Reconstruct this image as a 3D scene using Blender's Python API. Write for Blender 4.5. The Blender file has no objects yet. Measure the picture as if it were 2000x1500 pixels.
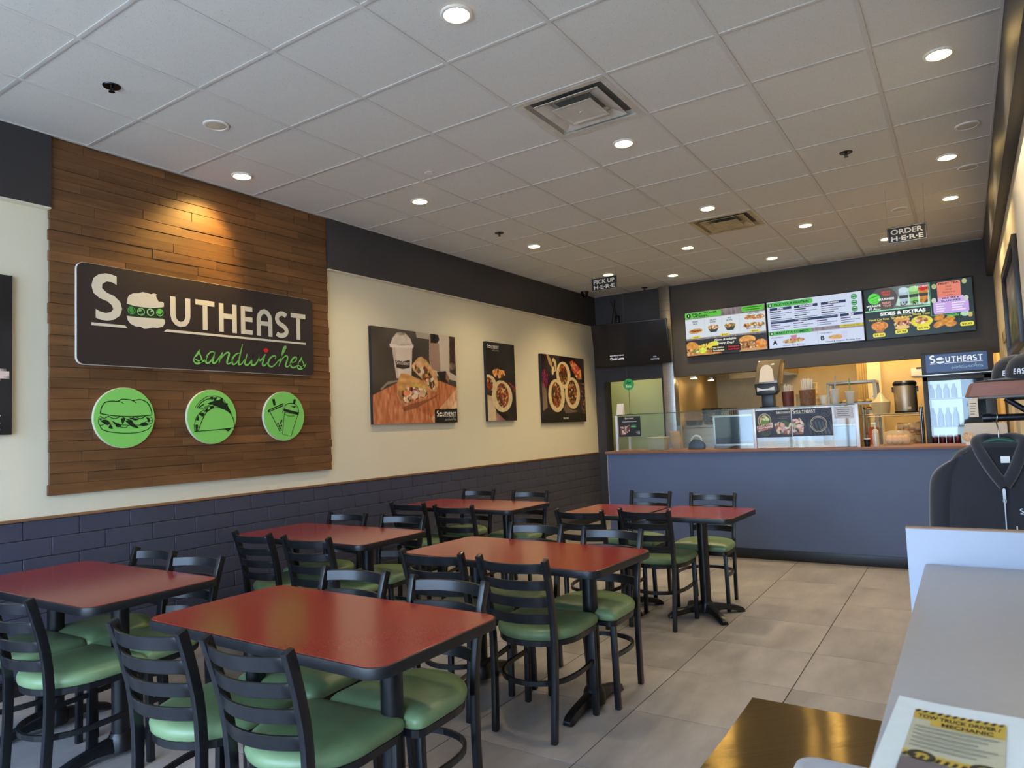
import bpy, bmesh, math, random
import numpy as np
from mathutils import Vector, Matrix
from mathutils.geometry import tessellate_polygon

# ------------------------------------------------------------------ camera, sky, exposure
scene = bpy.context.scene
COL = scene.collection
YAW, PITCH, ROLL = -0.5799, 0.0632, -0.0408
CAM = Vector((4.6105, -0.9257, 1.4023))
fw = Vector((math.sin(YAW) * math.cos(PITCH), math.cos(YAW) * math.cos(PITCH), math.sin(PITCH)))
rt0 = Vector((math.cos(YAW), -math.sin(YAW), 0.0))
up0 = rt0.cross(fw)
rt = rt0 * math.cos(ROLL) + up0 * math.sin(ROLL)
up = -rt0 * math.sin(ROLL) + up0 * math.cos(ROLL)
cd = bpy.data.cameras.new('camera')
cd.sensor_width = 36.0
cd.lens = 36.0 * 1351.63 / 2000.0
cd.clip_start = 0.02
cd.dof.use_dof = True
cd.dof.focus_distance = 5.0
cd.dof.aperture_fstop = 8.0
cam = bpy.data.objects.new('camera', cd)
cam.matrix_world = Matrix(((rt.x, up.x, -fw.x, CAM.x), (rt.y, up.y, -fw.y, CAM.y), (rt.z, up.z, -fw.z, CAM.z), (0, 0, 0, 1)))
COL.objects.link(cam)
scene.camera = cam

world = bpy.data.worlds.new('sky')
scene.world = world
world.use_nodes = True
wbg = world.node_tree.nodes['Background']
wbg.inputs[0].default_value = (0.50, 0.70, 1.0, 1.0)     # even overcast sky
wbg.inputs[1].default_value = 7.5
sd = bpy.data.lights.new('sun', 'SUN')
sd.energy = 20.0
sd.color = (1.0, 0.95, 0.86)
sd.angle = math.radians(0.5)
sun = bpy.data.objects.new('sun', sd)       # high behind the building: lights the forecourt, not the room
sun.rotation_euler = (math.radians(-38), 0, math.radians(-8))
COL.objects.link(sun)

scene.view_settings.view_transform = 'Standard'
scene.view_settings.look = 'None'
scene.view_settings.gamma = 1.0
scene.view_settings.use_curve_mapping = False
scene.view_settings.exposure = 0.74
scene.cycles.max_bounces = 7
scene.cycles.diffuse_bounces = 4
scene.cycles.use_adaptive_sampling = True
scene.cycles.adaptive_threshold = 0.03
scene.cycles.glossy_bounces = 4
scene.cycles.transmission_bounces = 6
scene.cycles.transparent_max_bounces = 12
scene.cycles.caustics_reflective = False
scene.cycles.caustics_refractive = False
scene.cycles.sample_clamp_indirect = 6.0
POT_POWER = 34.0
WARM = (1.0, 0.78, 0.45)
RND = random.Random(11)
PI = math.pi

# ------------------------------------------------------------------ helpers: colour, materials
def lin(c):
    return tuple(((v / 255.0) / 12.92 if v / 255.0 <= 0.04045 else (((v / 255.0) + 0.055) / 1.055) ** 2.4) for v in c[:3])
MATS = {}
def mat(name, rgb, rough=0.5, metal=0.0, var=None, bump=None, spec=0.5, rnd=0.0, emit=None, alpha=1.0, trans=0.0, ior=1.45, coat=0.0, sheen=0.0, speck=None):
    """var=(scale, amount[, stretch xyz]) tone noise; bump=(scale, strength); rnd = per-object tone spread"""
    if name in MATS:
        return MATS[name]
    m = bpy.data.materials.new(name)
    m.use_nodes = True
    nt = m.node_tree
    N, L = nt.nodes, nt.links
    b = N['Principled BSDF']
    c = lin(rgb) + (1.0,)
    b.inputs['Base Color'].default_value = c
    b.inputs['Roughness'].default_value = rough
    b.inputs['Metallic'].default_value = metal
    b.inputs['Specular IOR Level'].default_value = spec
    b.inputs['Alpha'].default_value = alpha
    b.inputs['Transmission Weight'].default_value = trans
    b.inputs['IOR'].default_value = ior
    b.inputs['Coat Weight'].default_value = coat
    b.inputs['Sheen Weight'].default_value = sheen
    if emit:
        b.inputs['Emission Color'].default_value = c
        b.inputs['Emission Strength'].default_value = emit
    geo = None
    if var or bump or rnd or speck:
        geo = N.new('ShaderNodeNewGeometry')
    last = None
    if var:
        mp = N.new('ShaderNodeMapping')
        st = var[2] if len(var) > 2 else (1, 1, 1)
        mp.inputs['Scale'].default_value = st
        L.new(geo.outputs['Position'], mp.inputs['Vector'])
        if rnd:
            oi = N.new('ShaderNodeObjectInfo')
            mm = N.new('ShaderNodeMath'); mm.operation = 'MULTIPLY'; mm.inputs[1].default_value = 37.0
            L.new(oi.outputs['Random'], mm.inputs[0])
            L.new(mm.outputs[0], mp.inputs['Location'])
        nz = N.new('ShaderNodeTexNoise')
        nz.inputs['Scale'].default_value = var[0]
        nz.inputs['Detail'].default_value = 6.0
        nz.inputs['Roughness'].default_value = 0.6
        L.new(mp.outputs[0], nz.inputs['Vector'])
        mr = N.new('ShaderNodeMapRange')
        mr.inputs[1].default_value = 0.3; mr.inputs[2].default_value = 0.7
        mr.inputs[3].default_value = 1.0 - var[1]; mr.inputs[4].default_value = 1.0 + var[1]
        L.new(nz.outputs['Fac'], mr.inputs[0])
        last = mr.outputs[0]
    if rnd:
        oi2 = N.new('ShaderNodeObjectInfo')
        mr2 = N.new('ShaderNodeMapRange')
        mr2.inputs[3].default_value = 1.0 - rnd; mr2.inputs[4].default_value = 1.0 + rnd
        L.new(oi2.outputs['Random'], mr2.inputs[0])
        if last is None:
            last = mr2.outputs[0]
        else:
            mu = N.new('ShaderNodeMath'); mu.operation = 'MULTIPLY'
            L.new(last, mu.inputs[0]); L.new(mr2.outputs[0], mu.inputs[1]); last = mu.outputs[0]
    if speck:
        ns = N.new('ShaderNodeTexNoise'); ns.inputs['Scale'].default_value = speck[0]; ns.inputs['Detail'].default_value = 1.0
        L.new(geo.outputs['Position'], ns.inputs['Vector'])
        m3 = N.new('ShaderNodeMapRange'); m3.inputs[1].default_value = speck[1]; m3.inputs[2].default_value = speck[1] + 0.03
        m3.inputs[3].default_value = 1.0; m3.inputs[4].default_value = 1.0 - speck[2]
        L.new(ns.outputs['Fac'], m3.inputs[0])
        if last is None: last = m3.outputs[0]
        else:
            m4 = N.new('ShaderNodeMath'); m4.operation = 'MULTIPLY'
            L.new(last, m4.inputs[0]); L.new(m3.outputs[0], m4.inputs[1]); last = m4.outputs[0]
    if last is not None:
        vm = N.new('ShaderNodeVectorMath'); vm.operation = 'SCALE'
        vm.inputs[0].default_value = c[:3]
        L.new(last, vm.inputs['Scale'])
        L.new(vm.outputs[0], b.inputs['Base Color'])
    if bump:
        nb = N.new('ShaderNodeTexNoise')
        nb.inputs['Scale'].default_value = bump[0]; nb.inputs['Detail'].default_value = bump[4] if len(bump) > 4 else 4.0
        if len(bump) > 3:
            mb_ = N.new('ShaderNodeMapping'); mb_.inputs['Scale'].default_value = bump[3]
            src = geo.outputs['Position']
            if len(bump) > 5:
                mr_ = N.new('ShaderNodeMapping'); mr_.inputs['Rotation'].default_value = (0, 0, bump[5]); L.new(src, mr_.inputs['Vector']); src = mr_.outputs[0]
            L.new(src, mb_.inputs['Vector']); L.new(mb_.outputs[0], nb.inputs['Vector'])
        else:
            L.new(geo.outputs['Position'], nb.inputs['Vector'])
        bp = N.new('ShaderNodeBump')
        bp.inputs['Strength'].default_value = bump[1]
        bp.inputs['Distance'].default_value = bump[2] if len(bump) > 2 else 0.002
        L.new(nb.outputs['Fac'], bp.inputs['Height'])
        L.new(bp.outputs[0], b.inputs['Normal'])
    MATS[name] = m
    return m

def colmat(name, emit=0.0, rough=0.5, spec=0.3):
    """flat print or screen: colour comes from the mesh's printed colours"""
    if name in MATS:
        return MATS[name]
    m = bpy.data.materials.new(name); m.use_nodes = True
    nt = m.node_tree; b = nt.nodes['Principled BSDF']
    at = nt.nodes.new('ShaderNodeAttribute'); at.attribute_name = 'print'
    b.inputs['Roughness'].default_value = rough
    b.inputs['Specular IOR Level'].default_value = spec
    if emit:
        b.inputs['Base Color'].default_value = (0.01, 0.01, 0.01, 1)
        nt.links.new(at.outputs['Color'], b.inputs['Emission Color'])
        b.inputs['Emission Strength'].default_value = emit
    else:
        nt.links.new(at.outputs['Color'], b.inputs['Base Color'])
    MATS[name] = m
    return m

def glassmat(name, tint=(0.93, 0.97, 0.955)):
    """thin pane: mostly clear, with a mirror sheen that grows towards grazing angles"""
    if name in MATS:
        return MATS[name]
    m = bpy.data.materials.new(name); m.use_nodes = True
    nt = m.node_tree; N, L = nt.nodes, nt.links
    N.remove(N['Principled BSDF'])
    tr = N.new('ShaderNodeBsdfTransparent'); tr.inputs[0].default_value = tint + (1,)
    gl = N.new('ShaderNodeBsdfGlossy'); gl.inputs['Roughness'].default_value = 0.03
    fr = N.new('ShaderNodeFresnel'); fr.inputs[0].default_value = 1.5
    mx = N.new('ShaderNodeMixShader')
    L.new(fr.outputs[0], mx.inputs[0]); L.new(tr.outputs[0], mx.inputs[1]); L.new(gl.outputs[0], mx.inputs[2])
    L.new(mx.outputs[0], N['Material Output'].inputs[0])
    MATS[name] = m
    return m

# ------------------------------------------------------------------ helpers: meshes
class MB:
    def __init__(s):
        s.v = []; s.f = []
    def add(s, vs, fs, M=None):
        o = len(s.v)
        s.v += [tuple(M @ Vector(p)) if M else tuple(p) for p in vs]
        s.f += [tuple(i + o for i in f) for f in fs]
        return s
    def box(s, x0, x1, y0, y1, z0, z1, M=None):
        return s.add([(x0, y0, z0), (x1, y0, z0), (x1, y1, z0), (x0, y1, z0), (x0, y0, z1), (x1, y0, z1), (x1, y1, z1), (x0, y1, z1)],
                     [(0, 3, 2, 1), (4, 5, 6, 7), (0, 1, 5, 4), (1, 2, 6, 5), (2, 3, 7, 6), (3, 0, 4, 7)], M)
    def loft(s, rings, cap0=True, cap1=True, closed=False, M=None):
        n = len(rings[0]); vs = [p for r in rings for p in r]; fs = []
        m = len(rings)
        for a in range(m if closed else m - 1):
            b = (a + 1) % m
            for i in range(n):
                j = (i + 1) % n
                fs.append((a * n + i, a * n + j, b * n + j, b * n + i))
        if not closed:
            if cap0: fs.append(tuple(range(n - 1, -1, -1)))
            if cap1: fs.append(tuple((m - 1) * n + i for i in range(n)))
        return s.add(vs, fs, M)
    def lathe(s, prof, n=20, M=None):
        rings = [[(r * math.cos(2 * PI * i / n), r * math.sin(2 * PI * i / n), z) for i in range(n)] for r, z in prof]
        return s.loft(rings, M=M)
    def cyl(s, p0, p1, r0, r1=None, n=14):
        return s.tube([p0, p1], r0, n, r1=r1)
    def tube(s, pts, r, n=10, closed=False, r1=None, sec=None):
        pts = [Vector(p) for p in pts]; m = len(pts); rings = []
        prevn = None
        for i, p in enumerate(pts):
            if closed: t = (pts[(i + 1) % m] - pts[i - 1])
            elif i == 0: t = pts[1] - pts[0]
            elif i == m - 1: t = pts[-1] - pts[-2]
            else: t = (pts[i + 1] - pts[i]).normalized() + (pts[i] - pts[i - 1]).normalized()
            t = t.normalized()
            if prevn is None:
                a = Vector((0, 0, 1)) if abs(t.z) < 0.9 else Vector((0, 1, 0))
                nn = (a - t * a.dot(t)).normalized()
            else:
                nn = (prevn - t * prevn.dot(t)).normalized()
            prevn = nn; bb = t.cross(nn)
            rr = r if r1 is None else r + (r1 - r) * i / (m - 1)
            if sec:   # rectangular section (width along bb, height along nn)
                w, h = sec[0] / 2, sec[1] / 2
                if len(sec) > 2: k = 1 + (sec[2] - 1) * i / (m - 1); w *= k; h *= k
                rings.append([tuple(p + bb * a + nn * b) for a, b in ((-w, -h), (w, -h), (w, h), (-w, h))])
            else:
                rings.append([tuple(p + (nn * math.cos(2 * PI * k / n) + bb * math.sin(2 * PI * k / n)) * rr) for k in range(n)])
        return s.loft(rings, closed=closed)
    def prism(s, poly, z0, z1, M=None):
        return s.loft([[(x, y, z0) for x, y in poly], [(x, y, z1) for x, y in poly]], M=M)
    def build(s, name, m, parent=None, bevel=0.0, smooth=False, seg=2, loc=None, ang=38):
        me = bpy.data.meshes.new(name)
        me.from_pydata(s.v, [], s.f)
        bm = bmesh.new(); bm.from_mesh(me)
        bmesh.ops.recalc_face_normals(bm, faces=bm.faces)
        if bevel:
            ed = [e for e in bm.edges if len(e.link_faces) == 2 and e.calc_face_angle(0) > math.radians(30)]
            bmesh.ops.bevel(bm, geom=ed, offset=bevel, segments=seg, profile=0.6, affect='EDGES', clamp_overlap=True)
        bm.to_mesh(me); bm.free()
        if smooth or bevel:
            me.shade_smooth(); me.set_sharp_from_angle(angle=math.radians(ang))
        return link(name, me, m, parent, loc)

def link(name, me, m=None, parent=None, loc=None):
    if m is not None and not me.materials:
        me.materials.append(m)
    o = bpy.data.objects.new(name, me)
    COL.objects.link(o)
    if parent: o.parent = parent
    if loc: o.location = loc
    return o
def box(name, m, x0, x1, y0, y1, z0, z1, parent=None, bevel=0.0):
    return MB().box(x0, x1, y0, y1, z0, z1).build(name, m, parent, bevel)
def tag(o, label=None, cat=None, group=None, kind=None):
    if label: o['label'] = label
    if cat: o['category'] = cat
    if group: o['group'] = group
    if kind: o['kind'] = kind
    return o
def thing(name, label, cat, loc=(0, 0, 0), rz=0.0, group=None):
    o = bpy.data.objects.new(name, None)
    o.empty_display_size = 0.1
    COL.objects.link(o); o.location = loc; o.rotation_euler = (0, 0, rz)
    return tag(o, label, cat, group)
def dup(root, loc, rz, label):
    r = root.copy(); COL.objects.link(r); r.location = loc; r.rotation_euler = (0, 0, rz); r['label'] = label
    for ch in root.children:
        c = ch.copy(); COL.objects.link(c); c.parent = r
        for g in ch.children:
            d = g.copy(); COL.objects.link(d); d.parent = c
    return r
def rrect(w, h, r, n=5, cx=0.0, cy=0.0):
    pts = []
    for k, (sx, sy) in enumerate(((1, 1), (-1, 1), (-1, -1), (1, -1))):
        for i in range(n + 1):
            a = PI / 2 * k + PI / 2 * i / n
            pts.append((cx + sx * (w / 2 - r) + r * math.cos(a), cy + sy * (h / 2 - r) + r * math.sin(a)))
    return pts
def arc(cx, cy, rx, ry, a0, a1, n=12):
    return [(cx + rx * math.cos(math.radians(a0 + (a1 - a0) * i / n)), cy + ry * math.sin(math.radians(a0 + (a1 - a0) * i / n))) for i in range(n + 1)]
def smoothpts(p, k=4):
    """Catmull-Rom through 2D/3D points"""
    out = []; n = len(p)
    P = [Vector(q) if len(q) == 3 else Vector((q[0], q[1], 0)) for q in p]
    for i in range(n - 1):
        a, b, c, d = P[max(i - 1, 0)], P[i], P[i + 1], P[min(i + 2, n - 1)]
        for t in range(k):
            u = t / k
            out.append(0.5 * ((2 * b) + (c - a) * u + (2 * a - 5 * b + 4 * c - d) * u * u + (3 * b - a - 3 * c + d) * u ** 3))
    out.append(P[-1])
    return [tuple(q) if len(p[0]) == 3 else (q.x, q.y) for q in out]

# ------------------------------------------------------------------ helpers: flat art (lettering, logos) and printed pictures
TEXTCACHE = {}
def textmesh(s, bold=0.0):
    if (s, bold) in TEXTCACHE: return TEXTCACHE[(s, bold)]
    cu = bpy.data.curves.new('lettering', 'FONT')
    cu.body = s; cu.size = 1.0; cu.offset = bold; cu.resolution_u = 3; cu.fill_mode = 'FRONT'; cu.dimensions = '2D'
    o = bpy.data.objects.new('lettering', cu); COL.objects.link(o)
    dg = bpy.context.evaluated_depsgraph_get()
    me = bpy.data.meshes.new_from_object(o.evaluated_get(dg))
    vs = [(v.co.x, v.co.y) for v in me.vertices]; fs = [tuple(p.vertices) for p in me.polygons]
    bpy.data.objects.remove(o); bpy.data.curves.remove(cu); bpy.data.meshes.remove(me)
    if not vs: vs = [(0, 0)]
    x0 = min(v[0] for v in vs); x1 = max(v[0] for v in vs); y0 = min(v[1] for v in vs); y1 = max(v[1] for v in vs)
    TEXTCACHE[(s, bold)] = (vs, fs, x0, x1, y0, y1)
    return TEXTCACHE[(s, bold)]

class Art:
    """flat coloured shapes in a u,v plane, in metres; each shape lies a hair above the one before"""
    def __init__(s, eps=0.00025):
        s.v = []; s.f = []; s.c = []; s.h = 0.0; s.eps = eps
    def _add(s, vs, fs, rgb):
        o = len(s.v); s.v += [(x, y, s.h) for x, y in vs]
        col = lin(rgb)
        for f in fs:
            s.f.append(tuple(i + o for i in f)); s.c.append(col)
    def up(s, k=1):
        s.h += s.eps * k; return s
    def poly(s, pts, rgb):
        t = tessellate_polygon([[Vector((x, y, 0)) for x, y in pts]])
        s._add(pts, t, rgb); return s
    def rect(s, x0, y0, x1, y1, rgb, r=0.0):
        if r: return s.poly(rrect(x1 - x0, y1 - y0, r, 4, (x0 + x1) / 2, (y0 + y1) / 2), rgb)
        s._add([(x0, y0), (x1, y0), (x1, y1), (x0, y1)], [(0, 1, 2, 3)], rgb); return s
    def grid(s, x0, y0, x1, y1, rgb, n=10):
        s._add([(x0 + (x1 - x0) * i / n, y0 + (y1 - y0) * j / n) for j in range(n + 1) for i in range(n + 1)], [(j * (n + 1) + i, j * (n + 1) + i + 1, (j + 1) * (n + 1) + i + 1, (j + 1) * (n + 1) + i) for j in range(n) for i in range(n)], rgb); return s
    def ell(s, cx, cy, rx, ry, rgb, rot=0.0, n=24):
        c, q = math.cos(rot), math.sin(rot)
        s._add([(cx + rx * math.cos(2 * PI * i / n) * c - ry * math.sin(2 * PI * i / n) * q, cy + rx * math.cos(2 * PI * i / n) * q + ry * math.sin(2 * PI * i / n) * c) for i in range(n)], [tuple(range(n))], rgb); return s
    def ring(s, cx, cy, r0, r1, rgb, n=32):
        vs = []; fs = []
        for i in range(n):
            a = 2 * PI * i / n; vs += [(cx + r0 * math.cos(a), cy + r0 * math.sin(a)), (cx + r1 * math.cos(a), cy + r1 * math.sin(a))]
            j = (i + 1) % n; fs.append((2 * i, 2 * i + 1, 2 * j + 1, 2 * j))
        s._add(vs, fs, rgb); return s
    def stroke(s, pts, w, rgb, closed=False, w1=None, sm=0):
        if sm: pts = smoothpts(pts + ([pts[0]] if closed else []), sm); pts = pts[:-1] if closed else pts
        P = [Vector((p[0], p[1])) for p in pts]; n = len(P); vs = []; fs = []
        for i in range(n):
            if closed: t = P[(i + 1) % n] - P[i - 1]
            else: t = P[min(i + 1, n - 1)] - P[max(i - 1, 0)]
            if t.length < 1e-9: t = Vector((1, 0))
            t.normalize(); nn = Vector((-t.y, t.x)) * (w if w1 is None else w1[i] if isinstance(w1, list) else w + (w1 - w) * i / max(n - 1, 1)) / 2
            vs += [tuple(P[i] + nn), tuple(P[i] - nn)]
        for i in range(n if closed else n - 1):
            j = (i + 1) % n; fs.append((2 * i, 2 * i + 1, 2 * j + 1, 2 * j))
        s._add(vs, fs, rgb); return s
    def text(s, t, x, y, h, rgb, al='l', bold=0.0, sx=1.0, w=None, shear=0.0, rot=0.0):
        """h = cap height; al l/c/r; w = fit to width"""
        vs, fs, x0, x1, y0, y1 = textmesh(t, bold)
        k = h / 0.70; kx = k * sx
        if w: kx = w / max(x1 - x0, 1e-6)
        ox = {'l': -x0, 'c': -(x0 + x1) / 2, 'r': -x1}[al]
        c, q = math.cos(rot), math.sin(rot); out = []
        for a, b in vs:
            px = (a + ox) * kx + b * k * shear; py = b * k
            out.append((x + px * c - py * q, y + px * q + py * c))
        s._add(out, fs, rgb); return s
    def build(s, name, m, parent, origin, u=(1, 0, 0), v=(0, 0, 1)):
        U, V = Vector(u), Vector(v); Nn = U.cross(V); O = Vector(origin)
        me = bpy.data.meshes.new(name)
        me.from_pydata([tuple(O + U * a + V * b + Nn * c) for a, b, c in s.v], [], s.f)
        at = me.color_attributes.new('print', 'FLOAT_COLOR', 'CORNER')
        cols = []
        for p, c in zip(me.polygons, s.c): cols += [c[0], c[1], c[2], 1.0] * p.loop_total
        at.data.foreach_set('color', cols)
        return link(name, me, m, parent)

class Pic:
    """a printed photograph: colours of a fine flat grid of cells, w x h metres"""
    def __init__(s, w, h, nx, bg, seed=1):
        s.w, s.h, s.nx, s.ny = w, h, nx, max(2, int(round(nx * h / w)))
        s.SS = 2
        X = (np.arange(s.nx * 2) + 0.5) / (s.nx * 2) * w; Y = (np.arange(s.ny * 2) + 0.5) / (s.ny * 2) * h
        s.X, s.Y = np.meshgrid(X, Y); s.im = np.zeros(s.X.shape + (3,)); s.im[:] = np.array(bg, float)
        s.rng = np.random.RandomState(seed)
    def noise(s, cx, cy):
        """smooth value noise with about cx by cy cells"""
        g = s.rng.rand(cy + 2, cx + 2); u = s.X / s.w * cx; v = s.Y / s.h * cy
        i = u.astype(int); j = v.astype(int); a = u - i; b = v - j; a = a * a * (3 - 2 * a); b = b * b * (3 - 2 * b)
        return (g[j, i] * (1 - a) + g[j, i + 1] * a) * (1 - b) + (g[j + 1, i] * (1 - a) + g[j + 1, i + 1] * a) * b
    def paint(s, mask, rgb, nz=None, amt=25, al=1.0):
        c = np.zeros(s.im.shape); c[:] = np.array(rgb, float)
        if nz is not None: c += (nz[..., None] - 0.5) * 2 * amt
        m = (mask.astype(float) * al)[..., None]; s.im = s.im * (1 - m) + c * m
    def pmask(s, pts):
        m = np.zeros(s.X.shape, bool); n = len(pts)
        for i in range(n):
            x0, y0 = pts[i]; x1, y1 = pts[(i + 1) % n]
            if y0 == y1: continue
            c = ((s.Y >= min(y0, y1)) & (s.Y < max(y0, y1)) & (s.X < (x1 - x0) * (s.Y - y0) / (y1 - y0) + x0)); m ^= c
        return m
    def emask(s, cx, cy, rx, ry, rot=0.0):
        c, q = math.cos(rot), math.sin(rot); a = (s.X - cx) * c + (s.Y - cy) * q; b = -(s.X - cx) * q + (s.Y - cy) * c
        return (a / rx) ** 2 + (b / ry) ** 2 < 1
    def poly(s, pts, rgb, nz=None, amt=25, al=1.0): s.paint(s.pmask(pts), rgb, nz, amt, al)
    def ell(s, cx, cy, rx, ry, rgb, rot=0.0, nz=None, amt=25, al=1.0): s.paint(s.emask(cx, cy, rx, ry, rot), rgb, nz, amt, al)
    def bits(s, mask, n, r0, r1, cols, jit=18, el=2.2):
        """n small morsels scattered where mask is set"""
        ys, xs = np.nonzero(mask)
        if len(xs) == 0: return
        for k in range(n):
            i = s.rng.randint(len(xs)); cx = s.X[ys[i], xs[i]]; cy = s.Y[ys[i], xs[i]]; r = r0 + (r1 - r0) * s.rng.rand()
            c = np.array(cols[s.rng.randint(len(cols))], float) + (s.rng.rand(3) - 0.5) * 2 * jit
            e = s.emask(cx, cy, r * (1 + (el - 1) * s.rng.rand()), r, s.rng.rand() * PI)
            s.paint(e & mask, np.clip(c, 4, 252))
    def build(s, name, m, parent, origin, u=(1, 0, 0), v=(0, 0, 1)):
        im = np.clip(s.im, 0, 255) / 255.0; im = np.where(im <= 0.04045, im / 12.92, ((im + 0.055) / 1.055) ** 2.4)
        im = im.reshape(s.ny, 2, s.nx, 2, 3).mean(axis=(1, 3))
        U, V, O = np.array(u, float), np.array(v, float), np.array(origin, float)
        gx, gy = np.meshgrid(np.linspace(0, s.w, s.nx + 1), np.linspace(0, s.h, s.ny + 1))
        co = O + gx.reshape(-1, 1) * U + gy.reshape(-1, 1) * V
        idx = np.arange((s.nx + 1) * (s.ny + 1)).reshape(s.ny + 1, s.nx + 1)
        fa = np.stack([idx[:-1, :-1], idx[:-1, 1:], idx[1:, 1:], idx[1:, :-1]], -1).reshape(-1, 4)
        me = bpy.data.meshes.new(name); nf = len(fa)
        me.vertices.add(len(co)); me.vertices.foreach_set('co', co.ravel())
        me.loops.add(nf * 4); me.loops.foreach_set('vertex_index', fa.ravel().astype(np.int32))
        me.polygons.add(nf); me.polygons.foreach_set('loop_start', np.arange(0, nf * 4, 4, dtype=np.int32))
        me.update(calc_edges=True)
        at = me.color_attributes.new('print', 'FLOAT_COLOR', 'CORNER')
        c4 = np.ones((nf, 4, 4)); c4[..., :3] = im.reshape(nf, 1, 3)
        at.data.foreach_set('color', c4.ravel())
        return link(name, me, m, parent)

# the shop's logo, in units of its underline's length
LG_S = [(0.093, 0.198), (0.093, 0.165), (0.076, 0.173), (0.056, 0.173), (0.04, 0.161), (0.039, 0.145), (0.056, 0.13), (0.083, 0.121), (0.106, 0.101), (0.113, 0.074), (0.105, 0.047), (0.082, 0.029), (0.058, 0.023), (0.034, 0.024), (0.016, 0.03), (0.016, 0.063), (0.032, 0.055), (0.053, 0.052), (0.071, 0.057), (0.08, 0.069), (0.075, 0.084), (0.059, 0.097), (0.03, 0.106), (0.008, 0.123), (0.001, 0.15), (0.008, 0.179), (0.028, 0.197), (0.052, 0.204), (0.074, 0.203)]
LG_T = [(0.131, 0.098), (0.134, 0.12), (0.141, 0.133), (0.157, 0.142), (0.177, 0.145), (0.193, 0.152), (0.212, 0.151), (0.226, 0.148), (0.239, 0.153), (0.251, 0.151), (0.247, 0.144), (0.251, 0.134), (0.258, 0.122), (0.271, 0.123), (0.28, 0.12), (0.28, 0.104), (0.274, 0.101), (0.239, 0.094), (0.198, 0.091), (0.159, 0.092)]
LG_B = [(0.131, 0.05), (0.158, 0.049), (0.198, 0.05), (0.238, 0.052), (0.277, 0.054), (0.283, 0.05), (0.284, 0.037), (0.274, 0.021), (0.251, 0.014), (0.232, 0.014), (0.211, 0.007), (0.198, 0.005), (0.185, 0.012), (0.163, 0.012), (0.145, 0.02), (0.134, 0.034)]
LG_M = [(0.132, 0.094), (0.159, 0.091), (0.198, 0.09), (0.239, 0.094), (0.277, 0.101), (0.281, 0.08), (0.277, 0.055), (0.238, 0.053), (0.198, 0.052), (0.158, 0.05), (0.131, 0.052)]
SCRIPT = [
[(0.433, -0.06), (0.433, -0.076), (0.442, -0.096), (0.44, -0.109), (0.427, -0.12), (0.413, -0.118), (0.406, -0.107), (0.41, -0.093)],
[(0.412, -0.101), (0.433, -0.111), (0.453, -0.107), (0.466, -0.088)], [(0.41, -0.095), (0.423, -0.08), (0.433, -0.06)],
[(0.503, -0.068), (0.488, -0.066), (0.471, -0.081), (0.461, -0.103), (0.465, -0.115), (0.478, -0.113), (0.494, -0.093), (0.506, -0.066)],
[(0.506, -0.066), (0.498, -0.096), (0.494, -0.11), (0.501, -0.115), (0.514, -0.105), (0.528, -0.081)],
[(0.541, -0.065), (0.534, -0.084), (0.524, -0.113)],
[(0.528, -0.104), (0.541, -0.084), (0.56, -0.066), (0.573, -0.065), (0.572, -0.078), (0.563, -0.103), (0.566, -0.114), (0.58, -0.109), (0.595, -0.09)],
[(0.633, -0.065), (0.617, -0.064), (0.597, -0.08), (0.588, -0.1), (0.592, -0.114), (0.607, -0.11), (0.625, -0.087)],
[(0.642, -0.021), (0.634, -0.053), (0.623, -0.091), (0.62, -0.106), (0.624, -0.114), (0.637, -0.109), (0.652, -0.089)],
[(0.666, -0.063), (0.659, -0.085), (0.653, -0.104), (0.658, -0.113), (0.672, -0.11), (0.691, -0.087), (0.699, -0.066)],
[(0.699, -0.066), (0.691, -0.09), (0.687, -0.106), (0.692, -0.113), (0.707, -0.109), (0.724, -0.085), (0.726, -0.064)],
[(0.726, -0.065), (0.729, -0.086), (0.739, -0.087), (0.754, -0.067)],
[(0.762, -0.058), (0.754, -0.08), (0.746, -0.103), (0.751, -0.112), (0.764, -0.106), (0.78, -0.088)],
[(0.815, -0.078), (0.821, -0.066), (0.808, -0.064), (0.79, -0.074), (0.778, -0.094), (0.78, -0.11), (0.799, -0.114), (0.818, -0.101), (0.839, -0.078)],
[(0.838, -0.086), (0.859, -0.053), (0.878, -0.019), (0.874, -0.014), (0.864, -0.027), (0.853, -0.061), (0.837, -0.11)],
[(0.844, -0.097), (0.858, -0.073), (0.878, -0.059), (0.888, -0.065), (0.88, -0.092), (0.875, -0.105), (0.885, -0.111), (0.901, -0.1), (0.915, -0.083)],
[(0.91, -0.09), (0.933, -0.082), (0.941, -0.065), (0.931, -0.061), (0.915, -0.073), (0.904, -0.094), (0.91, -0.11), (0.928, -0.111), (0.947, -0.098), (0.96, -0.081)],
[(0.973, -0.056), (0.973, -0.073), (0.983, -0.089), (0.982, -0.103), (0.967, -0.117), (0.948, -0.115), (0.945, -0.103), (0.951, -0.094)],
[(0.951, -0.098), (0.969, -0.109), (0.989, -0.103), (0.999, -0.088)], [(0.947, -0.094), (0.962, -0.077), (0.973, -0.056)]]
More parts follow.
